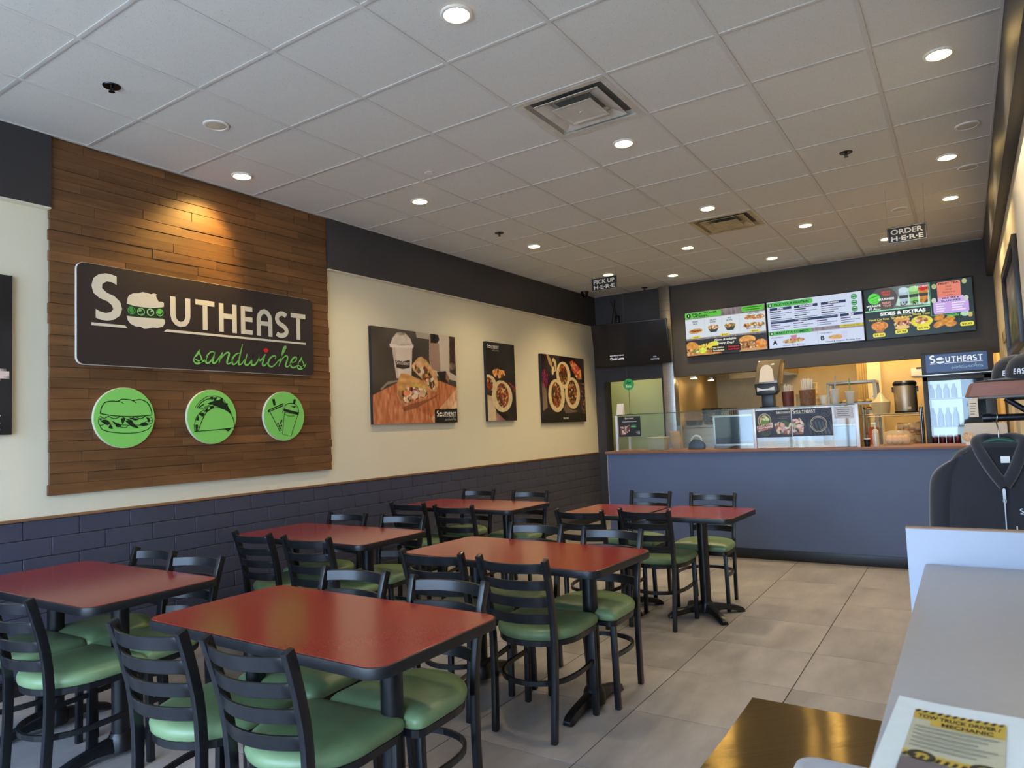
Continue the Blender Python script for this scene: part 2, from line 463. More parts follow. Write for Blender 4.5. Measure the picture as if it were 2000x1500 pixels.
def logo_letters(a, x, y, s, W, which='UTHEAST'):
    st = 0.0225 * s
    def P(*q): return [(x + u * s, y + v * s) for u, v in q]
    if 'U' in which:
        a.stroke(P((0.318, 0.151), (0.318, 0.075), (0.322, 0.057), (0.334, 0.043), (0.351, 0.038), (0.368, 0.043), (0.379, 0.057), (0.383, 0.075), (0.383, 0.151)), st, W)
        a.stroke(P((0.417, 0.1425), (0.506, 0.1425)), st, W); a.stroke(P((0.4615, 0.133), (0.4615, 0.026)), st, W)
        a.stroke(P((0.5385, 0.152), (0.5385, 0.026)), st, W); a.stroke(P((0.604, 0.153), (0.604, 0.026)), st, W); a.stroke(P((0.55, 0.097), (0.593, 0.097)), st, W)
    a.stroke(P((0.6475, 0.153), (0.6475, 0.026)), st, W)
    for v in (0.1425, 0.0945, 0.0365): a.stroke(P((0.658, v), (0.697, v)), st * 0.93, W)
    a.stroke(P((0.7305, 0.026), (0.7305, 0.105), (0.735, 0.122), (0.746, 0.136), (0.762, 0.142), (0.778, 0.136), (0.789, 0.122), (0.7935, 0.105), (0.7935, 0.026)), st, W)
    a.stroke(P((0.741, 0.085), (0.783, 0.085)), st * 0.9, W)
    a.stroke(P((0.884, 0.133), (0.87, 0.142), (0.852, 0.142), (0.836, 0.13), (0.832, 0.112), (0.842, 0.096), (0.862, 0.086), (0.88, 0.074), (0.886, 0.058), (0.877, 0.044), (0.858, 0.037), (0.843, 0.038), (0.829, 0.045)), st, W, sm=3)
    a.stroke(P((0.912, 0.1425), (1.0, 0.1425)), st, W); a.stroke(P((0.956, 0.133), (0.956, 0.026)), st, W)
def logo(a, x, y, s, W=(236, 234, 222), G=(104, 190, 88), script=True, band=True, leaf=(216, 40, 46), SCR=None):
    def P(q): return [(x + u * s, y + v * s) for u, v in q]
    a.poly(P(LG_S), W)
    a.poly(P(LG_T), W); a.poly(P(LG_B), W)
    if band:
        a.poly(P(LG_M), (28, 62, 34)); a.up()
        for k, (cx, cy) in enumerate(((0.149, 0.073), (0.186, 0.072), (0.224, 0.0745), (0.262, 0.078))):
            a.ring(x + cx * s, y + cy * s, 0.0125 * s, 0.0152 * s, (150, 205, 150) if k else (90, 170, 90))
            if k == 0: a.ell(x + cx * s, y + cy * s, 0.0085 * s, 0.0115 * s, (70, 150, 70), 0.4)
            elif k == 1: a.poly(P([(cx - 0.012, cy), (cx - 0.006, cy + 0.011), (cx + 0.004, cy + 0.009), (cx, cy + 0.001)]), (110, 190, 100)); a.poly(P([(cx - 0.004, cy - 0.011), (cx + 0.009, cy - 0.006), (cx + 0.004, cy - 0.011)]), (200, 215, 190))
            elif k == 2: a.poly(P([(cx, cy), (cx + 0.003, cy + 0.012), (cx + 0.011, cy + 0.006)]), (170, 205, 165)); a.ring(x + cx * s, y + cy * s, 0.011 * s, 0.0128 * s, (190, 205, 185))
            else: a.ell(x + (cx - 0.002) * s, y + (cy + 0.003) * s, 0.0115 * s, 0.0105 * s, (105, 195, 80))
    a.poly(P([(0.0, 0.011), (0.124, 0.0115), (0.133, 0.001), (0.0, 0.0)]), W)
    a.poly(P([(0.29, 0.0125), (1.0, 0.0135), (1.0, 0.005), (0.279, 0.002)]), W)
    logo_letters(a, x, y, s, W)
    if script:
        a.up()
        c = SCR or G
        for k, q in enumerate(SCRIPT):
            n = (len(q) - 1) * 4 + 1
            ww = [s * (0.0040 + 0.0052 * (0.5 - 0.5 * math.cos(2 * PI * (i / (n - 1))))) for i in range(n)]
            a.stroke(P(smoothpts(q, 4)), 0, c, w1=ww)
        if leaf:
            a.poly(P([(0.765, -0.05), (0.756, -0.049), (0.755, -0.043), (0.749, -0.037), (0.757, -0.038), (0.757, -0.03), (0.762, -0.034), (0.766, -0.026), (0.77, -0.033), (0.776, -0.029), (0.775, -0.037), (0.783, -0.036), (0.777, -0.042), (0.776, -0.048)]), leaf)
    a.up()

# ------------------------------------------------------------------ materials
HC = 3.3
mWALL = mat('cream_paint', (224, 217, 192), 0.6, var=(1.2, 0.03), bump=(180, 0.08, 0.001))
mNAVY = mat('slate_blue_paint', (66, 68, 84), 0.42, var=(3, 0.08), bump=(90, 0.12, 0.001))
mCOUNTER = mat('slate_blue_paint_daylit', (84, 98, 130), 0.5, var=(1.5, 0.06), bump=(120, 0.08, 0.001))  # same paint as the dado, with bluish daylight mixed into its colour
mDARK = mat('charcoal_paint', (58, 57, 60), 0.5, var=(2, 0.06), bump=(140, 0.1, 0.001))
mBULK = mat('charcoal_brown_paint', (76, 73, 71), 0.5, var=(2, 0.06), bump=(140, 0.1, 0.001))
mTILE = mat('ceiling_tile', (218, 217, 212), 0.85, speck=(170, 0.70, 0.4), var=(45, 0.02), bump=(220, 0.35, 0.002), spec=0.2)
mGRID = mat('ceiling_grid_metal', (208, 206, 202), 0.45)
mGROUT = mat('dark_grout', (58, 52, 47), 0.8)
mFLOOR = mat('porcelain_tile', (148, 145, 146), 0.36, var=(5.5, 0.22, (1, 0.35, 1)), bump=(60, 0.08, 0.001), rnd=0.05)
mWOOD = mat('stained_plank', (108, 74, 44), 0.5, var=(9, 0.40, (1, 0.16, 1.6)), bump=(80, 0.25, 0.001), rnd=0.17)
mTRIMW = mat('oak_rail', (128, 92, 62), 0.5, var=(20, 0.2, (1, 0.1, 1)))
mBLACK = mat('black_metal', (22, 23, 27), 0.30, var=(30, 0.25), bump=(160, 0.12, 0.0006), rnd=0.1)
mBLKPL = mat('black_plastic', (24, 24, 26), 0.35)
mRED = mat('red_laminate', (138, 47, 42), 0.17, var=(160, 0.1), bump=(420, 0.05, 0.0003), spec=0.65)
mEDGE = mat('black_rubber_edge', (24, 25, 29), 0.42, bump=(120, 0.2, 0.0008))
mGREEN = mat('green_vinyl', (112, 137, 99), 0.36, var=(6, 0.14), bump=(260, 0.12, 0.0006), rnd=0.08)
mSTEEL = mat('brushed_steel', (176, 172, 166), 0.32, 1.0, var=(30, 0.12, (0.2, 0.2, 2)))
mALU = mat('white_aluminium', (214, 216, 218), 0.4, 0.3)
mWHITE = mat('white_plastic', (228, 227, 222), 0.45)
mGLASS = glassmat('clear_glass')
mPRINT = colmat('print_on_card', 0.0, 0.45)
mSIGNP = colmat('painted_sign_print', 0.0, 0.5)
mSCREEN = colmat('menu_screen', 0.62, 0.2)
mVENT = mat('vent_enamel', (200, 195, 184), 0.5, var=(9, 0.12))
mBEIGE = mat('kitchen_wall_paint', (214, 190, 140), 0.5, var=(3, 0.1))
mPALEG = mat('pale_green_paint', (200, 202, 152), 0.55)

# ------------------------------------------------------------------ structure: ground outside, floor, ceiling
def struct(o): o['kind'] = 'structure'; return o
struct(box('ground', mat('forecourt_concrete', (168, 168, 166), 0.9), -16, 20, -30, -2.75, -0.14, -0.04))
floor = struct(box('floor', mGROUT, -0.9, 5.0, -2.7, 10.4, -0.1, -0.004))
fx = [3.144 + 0.61 * k for k in range(-6, 4)]
fy = [2.895 + 0.617 * k for k in range(-9, 13)]
FT = {}
for i in range(len(fx) - 1):
    for j in range(len(fy) - 1):
        x0, x1, y0, y1 = fx[i] + 0.0022, min(fx[i + 1], 4.95) - 0.0022, max(fy[j], -2.6) + 0.0022, fy[j + 1] - 0.0022
        x0 = max(x0, 0.02)
        if x1 - x0 < 0.05 or y1 - y0 < 0.05: continue
        key = (round(x1 - x0, 3), round(y1 - y0, 3))
        if key not in FT:
            t = MB().box(0, x1 - x0, 0, y1 - y0, -0.004, 0.0).build('floor_tile', mFLOOR, floor, bevel=0.0012, seg=1)
            FT[key] = t.data
        else:
            t = link('floor_tile', FT[key], None, floor)
        t.location = (x0, y0, 0)
ceil = struct(box('ceiling', mat('plenum_board', (120, 118, 114), 0.9), 0, 4.95, -2.7, 8.5, 3.335, 3.4))
gx = [0.055] + [0.65 + 0.61 * k for k in range(7)] + [4.885]
gy = [-2.6] + [0.61 * k for k in range(-4, 14)] + [8.38]
VENTS = [(4, 9), (4, 14)]    # column, row of the two air diffusers
TT = {}
for i in range(len(gx) - 1):
    for j in range(len(gy) - 1):
        if (i, j) in VENTS: continue
        a, b = gx[i + 1] - gx[i] - 0.003, gy[j + 1] - gy[j] - 0.003
        key = (round(a, 3), round(b, 3))
        if key not in TT:
            t = MB().box(0, a, 0, b, 0, 0.014).build('ceiling_tile', mTILE, ceil); TT[key] = t.data
        else: t = link('ceiling_tile', TT[key], None, ceil)
        t.location = (gx[i] + 0.0015, gy[j] + 0.0015, 3.301 + RND.uniform(0, 0.001))
for x in gx: box('grid_bar', mGRID, x - 0.012, x + 0.012, -2.6, 8.38, 3.2965, 3.301, ceil, 0.0008)
for y in gy: box('grid_bar', mGRID, 0.055, 4.885, y - 0.011, y + 0.011, 3.2972, 3.301, ceil, 0.0008)

# ------------------------------------------------------------------ left wall: plaster, brick-pattern dado, rail, soffits
wl = struct(box('wall_left', mWALL, -0.12, 0.0, -2.6, 8.38, 0.0, 3.34))
box('dado_backing', mat('dado_joint', (50, 52, 64), 0.6), 0.0, 0.008, -2.6, 8.38, 0, 0.975, wl)
box('dado_panel', mNAVY, 0.0, 0.016, -2.6, 0.27, 0, 0.975, wl)
rowh = 0.1085
DB = {}
for r in range(9):
    z0 = 0.975 - rowh * (r + 1)
    y = 0.272 - (0.1525 if r % 2 else 0.0)
    while y < 8.38:
        a, b = max(y, 0.272), min(y + 0.305, 8.38)
        if b - a > 0.02:
            key = round(b - a, 3)
            if key not in DB:
                t = MB().box(0.0, 0.016, 0.0015, b - a - 0.0015, 0.0015, rowh - 0.0015).build('dado_block', mNAVY, wl, bevel=0.0025, seg=1); DB[key] = t.data
            else: t = link('dado_block', DB[key], None, wl)
            t.location = (RND.uniform(0, 0.0012), a, z0)
        y += 0.305
tr = struct(MB().box(0, 0.024, -2.6, 8.38, 0.975, 0.992).build('trim_1', mTRIMW, None, bevel=0.003)); 
for k, (a, b) in enumerate(((-2.6, 1.012), (3.2, 8.38))):
    s = struct(box('trim_%d' % (2 + k), mDARK, 0.0, 0.055, a, b, 2.852, 3.3, None, 0.002))
    box('soffit_lip', mWALL, 0.0, 0.05, a, b, 2.842, 2.852, s)

# feature panel of staggered planks
panel = thing('wood_feature_panel', 'brown stained panel of staggered wooden planks on the left wall', 'wall panel', (0.0, 2.1, 1.11))
def setp(o, p):
    o.parent = p; o.matrix_parent_inverse = Matrix.Translation(-Vector(p.location)); return o
setp(box('panel_backing', mat('plank_gap', (46, 28, 16), 0.7), 0.0, 0.014, 1.02, 3.19, 1.115, 3.298), panel)
ph = 0.0645
for r in range(34):
    z0 = 1.11 + r * ph; z1 = min(z0 + ph, 3.3)
    a = 1.01 + RND.uniform(-0.006, 0.006); y = a; e = 3.2 + RND.uniform(-0.006, 0.008); first = True
    while y < e - 1e-4:
        L = RND.uniform(0.16, 0.34) if first and r % 2 else RND.uniform(0.34, 0.80)
        b = y + L
        if e - b < 0.16: b = e
        d = 0.026 + RND.uniform(0, 0.008)
        setp(MB().box(0.012, d, y + 0.0008, b - 0.0008, z0 + 0.0008, z1 - 0.0008).build('plank', mWOOD, None, bevel=0.0012, seg=1), panel)
        y = b; first = False

# ------------------------------------------------------------------ back: dark wall with doorway, steel post, menu bulkhead, kitchen shell
wb = struct(MB().box(-0.9, 1.08, 8.38, 8.5, 2.02, 3.34).box(-0.9, 0.15, 8.38, 8.5, 0, 2.02).build('wall_back', mDARK))
box('panel_strip', mat('strip_paint', (70, 69, 71), 0.5), 0.50, 0.53, 8.372, 8.38, 2.02, 3.3, wb)
struct(MB().box(0.15, 0.185, 8.36, 8.52, 0, 2.02).box(1.045, 1.08, 8.36, 8.52, 0, 2.02).build('door_1', mat('door_frame_black', (34, 34, 36), 0.5)))
post = struct(box('wall_post', mSTEEL, 1.08, 1.235, 8.33, 8.5, 0, 3.3, None, 0.004))
for z in (2.72, 2.83, 2.95, 3.1): box('seam', mat('steel_seam', (120, 112, 98), 0.4, 1.0), 1.081, 1.234, 8.327, 8.331, z, z + 0.005, post)
struct(box('wall_menu', mBULK, 1.235, 4.95, 8.38, 8.5, 2.015, 3.34, None, 0.004))
struct(box('wall_corridor', mPALEG, -0.9, 1.15, 9.7, 9.8, 0, 2.6))
struct(box('wall_corridor_left', mPALEG, -0.9, -0.8, 8.5, 9.7, 0, 2.6))
struct(box('ceiling_corridor', mWALL, -0.9, 1.15, 8.5, 9.8, 2.6, 2.65))
struct(box('wall_kitchen_left', mBEIGE, 1.15, 1.235, 8.5, 10.4, 0, 2.75))
struct(box('wall_kitchen', mBEIGE, 1.15, 5.05, 10.3, 10.4, 0, 2.75))
struct(MB().box(3.52, 3.68, 9.40, 9.52, 0, 2.75).build('trim_5', mat('cream_gloss', (236, 226, 190), 0.4)))
struct(box('wall_kitchen_inner', mBEIGE, 3.68, 4.95, 9.44, 9.52, 0, 2.75))
struct(box('ceiling_kitchen', mWALL, 1.15, 5.05, 8.5, 10.4, 2.75, 2.8))

# ------------------------------------------------------------------ right wall, soffit, pilaster; front wall with shop windows behind the camera
wr = struct(box('wall_right', mat('cream_paint_right', (222, 206, 172), 0.55, var=(1.2, 0.03)), 4.95, 5.07, -2.6, 10.4, 0, 3.34))
struct(box('trim_4', mDARK, 4.885, 4.95, -2.6, 8.38, 2.872, 3.3, None, 0.002))
struct(box('trim_6', mat('white_gloss_trim', (226, 224, 218), 0.4), 4.925, 4.95, 2.9, 4.15, 0.0, 2.7, None, 0.006))
struct(MB().box(4.93, 4.95, 6.9, 7.0, 0, 2.1).box(4.93, 4.95, 5.9, 6.0, 0, 2.1).box(4.93, 4.95, 5.9, 7.0, 2.0, 2.1).build('door_2', mat('door_casing', (176, 158, 120), 0.5)))
struct(box('baseboard_left', mBLKPL, 0.016, 0.026, -2.6, 8.38, 0.0, 0.1))
mMUL = mat('anodised_mullion', (60, 60, 62), 0.4, 0.5)
wf = struct(MB().box(-0.12, 5.07, -2.75, -2.6, 2.9, 3.4).box(-0.12, 0.12, -2.75, -2.6, 0, 2.9).box(4.8, 5.07, -2.75, -2.6, 0, 2.9).box(0.12, 4.8, -2.75, -2.6, 0, 0.12).build('wall_front', mDARK))
win = struct(MB().box(0.12, 4.8, -2.71, -2.65, 2.84, 2.9).box(0.12, 4.8, -2.71, -2.65, 0.12, 0.18).box(0.12, 4.8, -2.71, -2.65, 2.2, 2.25).build('window_1', mMUL))
for x in (0.12, 1.26, 2.42, 3.6, 4.75): box('mullion', mMUL, x, x + 0.05, -2.71, -2.65, 0.18, 2.84, win)

# ------------------------------------------------------------------ ceiling fixtures
LENS = mat('warm_lamp_lens', (255, 214, 130), 0.4, emit=26.0)
LENSOFF = mat('unlit_lens', (196, 192, 176), 0.4)
def pot_light(x, y, label, power=1.0, lit=True, aim=None):
    t = thing('recessed_light' if lit else 'unlit_recessed_light', label, 'ceiling light', (x, y, HC), 0, 'recessed ceiling lights' if lit else None)
    MB().lathe([(0.058, -0.004), (0.059, -0.009), (0.070, -0.008), (0.075, -0.003), (0.075, 0.0), (0.058, 0.0)], 28).build('trim_ring', mWHITE, t, smooth=True)
    MB().lathe([(0.0, -0.007), (0.04, -0.009), (0.059, -0.005), (0.059, 0.0), (0.0, 0.0)], 24).build('lens', LENS if lit else LENSOFF, t, smooth=True)
    if lit:
        ld = bpy.data.lights.new('lamp_beam', 'SPOT'); ld.energy = POT_POWER * power; ld.color = WARM
        ld.spot_size = math.radians(128); ld.spot_blend = 0.75; ld.shadow_soft_size = 0.05
        o = bpy.data.objects.new('lamp_beam', ld); COL.objects.link(o); o.parent = t; o.location = (0, 0, -0.03)
        if aim:      # gimbal lamp turned towards the wall
            ld.spot_size = math.radians(82); ld.spot_blend = 0.8; ld.color = (1.0, 0.66, 0.18)
            o.rotation_euler = (Vector(aim) - Vector((x, y, HC))).to_track_quat('-Z', 'Y').to_euler()
    return t
for x, y, w, l in (
    (2.785, 1.525, 1.0, 'glowing recessed light nearest the camera, at the top edge of the picture'),
    (4.612, 3.355, 1.0, 'glowing recessed light beside the right soffit, nearest the camera'),
    (0.345, 2.135, 1.5, 'glowing recessed light close to the wood plank wall'),
    (2.785, 3.365, 1.0, 'glowing recessed light just behind the large square air diffuser'),
    (0.955, 3.38, 1.0, 'glowing recessed light above the table row by the left wall, middle depth'),
    (4.612, 5.16, 1.0, 'glowing recessed light beside the right soffit, second from the camera'),
    (2.785, 5.185, 1.0, 'glowing recessed light just in front of the small far diffuser'),
    (0.925, 5.235, 1.0, 'glowing recessed light beyond the sprinkler near the left soffit'),
    (3.385, 6.40, 1.2, 'bright recessed light above the counter, to the right of the far diffuser'),
    (4.612, 6.36, 1.2, 'bright recessed light above the ORDER HERE sign, by the right soffit'),
    (2.165, 6.44, 1.2, 'bright recessed light above the counter, to the left of the far diffuser'),
    (2.785, 7.63, 1.2, 'recessed light close to the middle of the menu wall'),
    (4.0, 7.60, 1.2, 'bright recessed light partly behind the ORDER HERE sign'),
    (0.91, 7.06, 1.2, 'recessed light above the PICK UP HERE sign'),
    (1.53, 7.70, 1.2, 'recessed light in front of the steel post beside the TV')):
    pot_light(x, y, l, w, aim=(0.03, 1.93, 2.72) if x < 0.5 else None)
pot_light(0.94, 1.535, 'unlit round recessed light near the front sprinkler', lit=False)
pot_light(4.74, 4.57, 'unlit round recessed light by the right soffit, the nearer of two', lit=False)
pot_light(4.745, 5.53, 'unlit round recessed light by the right soffit, the farther of two', lit=False)
pot_light(4.21, 6.44, 'unlit round recessed light left of the ORDER HERE sign wires', lit=False)

mCHROME = mat('dark_chrome', (70, 72, 80), 0.25, 1.0)
for x, y, l in ((0.933, 0.927, 'dark ceiling sprinkler near the top left corner of the picture'), (0.922, 4.588, 'small dark ceiling sprinkler near the left soffit'),
                (4.0, 4.56, 'dark ceiling sprinkler in the right half of the ceiling'), (0.92, 8.22, 'small sprinkler at the ceiling edge above the TV')):
    t = thing('ceiling_sprinkler', l, 'sprinkler', (x, y, HC), 0, 'ceiling sprinklers')
    MB().lathe([(0.0, -0.004), (0.02, -0.008), (0.042, -0.005), (0.045, 0.0), (0.0, 0.0)], 20).build('escutcheon', mCHROME, t, smooth=True)
    MB().cyl((0, 0, -0.004), (0, 0, -0.018), 0.008).cyl((-0.012, 0, -0.016), (0, 0, -0.030), 0.003, n=6).cyl((0.012, 0, -0.016), (0, 0, -0.030), 0.003, n=6).build('nozzle', mCHROME, t, smooth=True)
    MB().lathe([(0.0, -0.033), (0.016, -0.033), (0.016, -0.030), (0.0, -0.030)], 14).build('deflector', mCHROME, t)
for x, y, l in ((1.42, 2.95, 'tiny white ceiling plug left of the large diffuser'),):
    tag(MB().lathe([(0.0, -0.004), (0.03, -0.004), (0.034, 0.0), (0.0, 0.0)], 18).build('ceiling_plug', mWHITE, None, loc=(x, y, HC)), l, 'plug')

def diffuser(x0, x1, y0, y1, label, dirty):
    cx, cy = (x0 + x1) / 2, (y0 + y1) / 2; h = (x1 - x0) / 2 - 0.012
    t = thing('air_diffuser', label, 'air vent', (cx, cy, HC))
    m = mVENT if not dirty else mat('grimy_vent_enamel', (188, 172, 134), 0.55, var=(8, 0.3))
    def frame(o, i, zo, zi):
        return [[(sx * a, sy * a, z) for sx, sy in ((-1, -1), (1, -1), (1, 1), (-1, 1))] for a, z in ((o, zo), (i, zi), (i, zi + 0.004), (o, zo + 0.004))]
    MB().loft(frame(h, h * 0.86, -0.004, -0.002), closed=True).build('frame', m, t)
    MB().loft(frame(h * 0.72, h * 0.40, -0.006, 0.030), closed=True).build('cone', m, t)
    c = MB().loft([[(sx * a, sy * a, z) for sx, sy in ((-1, -1), (1, -1), (1, 1), (-1, 1))] for a, z in ((h * 0.44, -0.012), (h * 0.445, -0.016), (h * 0.40, -0.016), (h * 0.34, -0.010), (h * 0.2, -0.006))]).build('centre_plate', m, t)
    MB().lathe([(0.0, -0.016), (h * 0.03, -0.016), (h * 0.04, -0.011), (h * 0.16, -0.010), (h * 0.18, -0.004), (0.0, -0.004)], 20).build('centre_boss', m, c)
    for sx, sy in ((1, 1), (-1, 1), (1, -1), (-1, -1)): MB().cyl((sx * h * 0.36, sy * h * 0.36, -0.005), (sx * h * 0.56, sy * h * 0.56, 0.05), 0.0025, n=6).build('wire_stay', mSTEEL, t)
    MB().lathe([(0.0, 0.2), (0.13, 0.2), (0.13, 0.05), (0.14, 0.05), (0.14, 0.21), (0.0, 0.21)], 24).build('duct_collar', mat('duct_metal', (90, 88, 84), 0.5, 0.6), t)
    MB().loft([[(sx * (h * 0.95 - z * 0.8), sy * (h * 0.95 - z * 0.8), z) for sx, sy in ((-1, -1), (1, -1), (1, 1), (-1, 1))] for z in (0.0, 0.06, 0.064)], cap0=False).build('backing_pan', m, t)
diffuser(2.48, 3.09, 2.44, 3.05, 'large square white air diffuser in the ceiling, its centre plate hanging askew', False)
diffuser(2.48, 3.09, 5.49, 6.10, 'smaller looking grimy square air diffuser farther back in the ceiling', True)

t = thing('security_camera', 'black dome security camera on the ceiling in the far left corner', 'camera', (0.16, 7.86, HC))
MB().lathe([(0.0, -0.02), (0.055, -0.02), (0.06, 0.0), (0.0, 0.0)], 20).build('mount', mBLKPL, t, smooth=True)
MB().lathe([(0.0, -0.085), (0.022, -0.08), (0.04, -0.062), (0.048, -0.03), (0.048, -0.02), (0.0, -0.02)], 20).build('dome', mat('black_gloss', (12, 12, 14), 0.12), t, smooth=True)

def hanging_sign(x0, x1, y, z0, z1, l1, l2, label, tilt=0.0):
    t = thing('hanging_sign', label, 'sign', ((x0 + x1) / 2, y, z0), 0, 'hanging signs')
    w, h = x1 - x0, z1 - z0
    MB().box(-w / 2, w / 2, -0.003, 0.003, 0, h).build('board', mat('sign_black', (44, 40, 36), 0.5), t, bevel=0.002)
    a = Art(); W = (232, 230, 222)
    a.stroke([(-w / 2 + .006, .006), (w / 2 - .006, .006), (w / 2 - .006, h - .006), (-w / 2 + .006, h - .006)], 0.003, W, closed=True)
    a.text(l1, 0, h * 0.54, h * 0.30, W, 'c', 0.03, w=w * 0.82); a.text(l2, 0, h * 0.14, h * 0.27, W, 'c', 0.03, w=w * 0.82)
    a.build('lettering', mSIGNP, t, (0, -0.0036, 0))
    for s in (-1, 1): MB().cyl((s * (w / 2 - 0.012), 0, h - 0.002), (s * (w / 2 - 0.004), 0, HC - z0 - 0.004), 0.0012, n=6).build('wire', mSTEEL, t)
hanging_sign(4.142, 4.431, 5.7, 2.825, 2.962, 'ORDER', 'H\u00b7E\u00b7R\u00b7E', 'black hanging sign reading ORDER HERE in white letters')
hanging_sign(0.823, 1.165, 6.75, 3.04, 3.207, 'PICK UP', 'H\u00b7E\u00b7R\u00b7E', 'black hanging sign reading PICK UP HERE in white letters')

# ------------------------------------------------------------------ main sign and the three green discs
YU, ZU = (0, 1, 0), (0, 0, 1)
t = thing('shop_sign', 'long black sign reading SOUTHEAST sandwiches on the plank wall', 'sign', (0.035, 2.077, 1.902))
MYZ = Matrix(((0, 0, 1, 0), (1, 0, 0, 0), (0, 1, 0, 0), (0, 0, 0, 1)))   # x,y of an outline -> y,z in the room
MB().prism(rrect(1.852, 0.645, 0.045, 6), 0.0, 0.02, MYZ).build('backing', mat('sign_white_edge', (232, 228, 216), 0.5), t, bevel=0.002, loc=(0, 0, 0.3225))
MB().prism(rrect(1.846, 0.639, 0.043, 6), 0.02, 0.026, MYZ).build('face', mat('sign_face', (44, 36, 38), 0.55), t, loc=(0, 0, 0.3225))
a = Art(0.0012); logo(a, 0, 0, 1.685, W=(216, 210, 192), G=(120, 196, 100))
a.build('lettering', mSIGNP, t, (0.0272, -0.842, 0.250), YU, ZU)

DK = (22, 44, 26); GR = (130, 210, 102)
def blob(q): return smoothpts([q[-1]] + list(q) + [q[0], q[1]], 4)[4:-8]
def disc(cy, label):
    t = thing('green_disc_sign', label, 'sign', (0.033, cy, 1.57), 0, 'green picture discs')
    circ = arc(0, 0, 0.196, 0.196, 0, 360 * 47 / 48, 47)
    MB().prism(circ, 0.0, 0.018, MYZ).build('backing', mat('disc_edge', (226, 222, 202), 0.5), t, smooth=True)
    MB().prism([(x * 0.985, y * 0.985) for x, y in circ], 0.018, 0.023, MYZ).build('face', mat('disc_green', GR, 0.5), t, smooth=True)
    return t, Art(0.0008)
R_ = 0.193
def S(p): return [(x * R_, y * R_) for x, y in p]
t, a = disc(1.445, 'leftmost green disc, showing a line drawing of a sub sandwich')
bun = [(-0.803, 0.14), (-0.767, 0.326), (-0.658, 0.497), (-0.44, 0.554), (-0.254, 0.545), (-0.104, 0.617), (0.124, 0.606), (0.28, 0.58), (0.513, 0.611), (0.751, 0.508), (0.87, 0.29), (0.902, 0.13), (0.829, 0.073), (0.197, 0.036), (-0.368, 0.067)]
a.stroke(S(bun), 0.006, DK, closed=True, sm=4)
a.stroke(S([(-0.254, 0.56), (-0.14, 0.53), (-0.047, 0.461)]), 0.004, DK, sm=3); a.stroke(S([(0.161, 0.601), (0.28, 0.56), (0.373, 0.487)]), 0.004, DK, sm=3)
a.stroke(S([(-0.808, -0.254), (-0.736, -0.383), (-0.482, -0.466), (-0.073, -0.518), (0.389, -0.513), (0.746, -0.42), (0.886, -0.285)]), 0.005, DK, sm=4)
a.stroke(S([(-0.84, 0.02), (-0.86, -0.15), (-0.8, -0.25), (-0.6, -0.2), (0.0, -0.25), (0.5, -0.26), (0.86, -0.22), (0.94, -0.1), (0.86, 0.02)]), 0.004, DK, sm=4); a.up()
for x, y, w, h in ((-0.68, 0.02, 0.13, 0.035), (-0.35, 0.01, 0.2, 0.04), (0.1, -0.02, 0.2, 0.045), (0.5, 0.0, 0.18, 0.04)):
    a.stroke(S([(x - w, y + h), (x, y - h), (x + w, y + h)]), 0.005, DK, sm=4)
for q in ([(-0.8, -0.1), (-0.62, -0.06), (-0.5, -0.16), (-0.56, -0.24), (-0.68, -0.2)], [(-0.5, -0.2), (-0.4, -0.36), (-0.55, -0.33)], [(-0.45, -0.1), (-0.25, -0.2), (-0.3, -0.26)], [(-0.24, -0.18), (-0.14, -0.28), (-0.24, -0.32), (-0.33, -0.27)],
          [(-0.16, -0.04), (0.0, -0.02), (-0.02, -0.1), (-0.1, -0.22)], [(0.0, -0.12), (0.2, -0.08), (0.28, -0.2), (0.45, -0.36), (0.2, -0.3)], [(0.1, 0.0), (0.3, -0.02), (0.46, -0.06), (0.3, -0.1)], [(0.46, -0.26), (0.62, -0.16), (0.8, -0.24), (0.6, -0.3)], [(0.7, 0.0), (0.83, -0.04), (0.8, -0.18), (0.76, -0.1)], [(-0.86, -0.02), (-0.74, -0.02), (-0.8, -0.08)]):
    a.poly(S(blob(q)), DK)
a.stroke(S([(-0.2, -0.3), (0.0, -0.34), (0.1, -0.26)]), 0.004, DK, sm=3); a.stroke(S([(0.62, -0.2), (0.75, -0.12), (0.92, -0.12)]), 0.004, DK, sm=3)
a.build('drawing', mSIGNP, t, (0.0238, 0, 0), YU, ZU)
t, a = disc(2.066, 'middle green disc, showing a drawing of two tacos')
back = [(-0.699, 0.352), (-0.492, 0.585), (-0.212, 0.762), (0.119, 0.788), (0.409, 0.705), (0.601, 0.466), (0.803, 0.114), (0.596, 0.249), (0.306, 0.358), (-0.026, 0.487), (-0.451, 0.29)]
a.poly(S([(-0.2, 0.5), (0.1, 0.62), (0.42, 0.62), (0.62, 0.42), (0.803, 0.114), (0.596, 0.249), (0.306, 0.358), (0.0, 0.45)]), DK)
a.stroke(S(back), 0.0045, DK, closed=True); a.up()
a.stroke(S([(-0.62, 0.34), (-0.44, 0.54), (-0.2, 0.66), (0.1, 0.68)]), 0.006, DK, sm=3); a.stroke(S([(-0.56, 0.34), (-0.36, 0.46), (-0.5, 0.38)]), 0.008, DK, sm=3)
shell = [(-0.731, -0.528), (-0.575, -0.466), (-0.456, -0.176), (-0.264, 0.161), (-0.031, 0.311), (0.259, 0.337), (0.596, 0.228), (0.839, -0.016), (0.912, -0.373), (0.834, -0.435), (-0.041, -0.5)]
fill = [(-0.731, -0.528), (-0.741, -0.295), (-0.658, -0.005), (-0.497, 0.166), (-0.218, 0.358), (0.021, 0.42), (0.259, 0.358), (-0.031, 0.311), (-0.264, 0.161), (-0.456, -0.176), (-0.575, -0.466)]
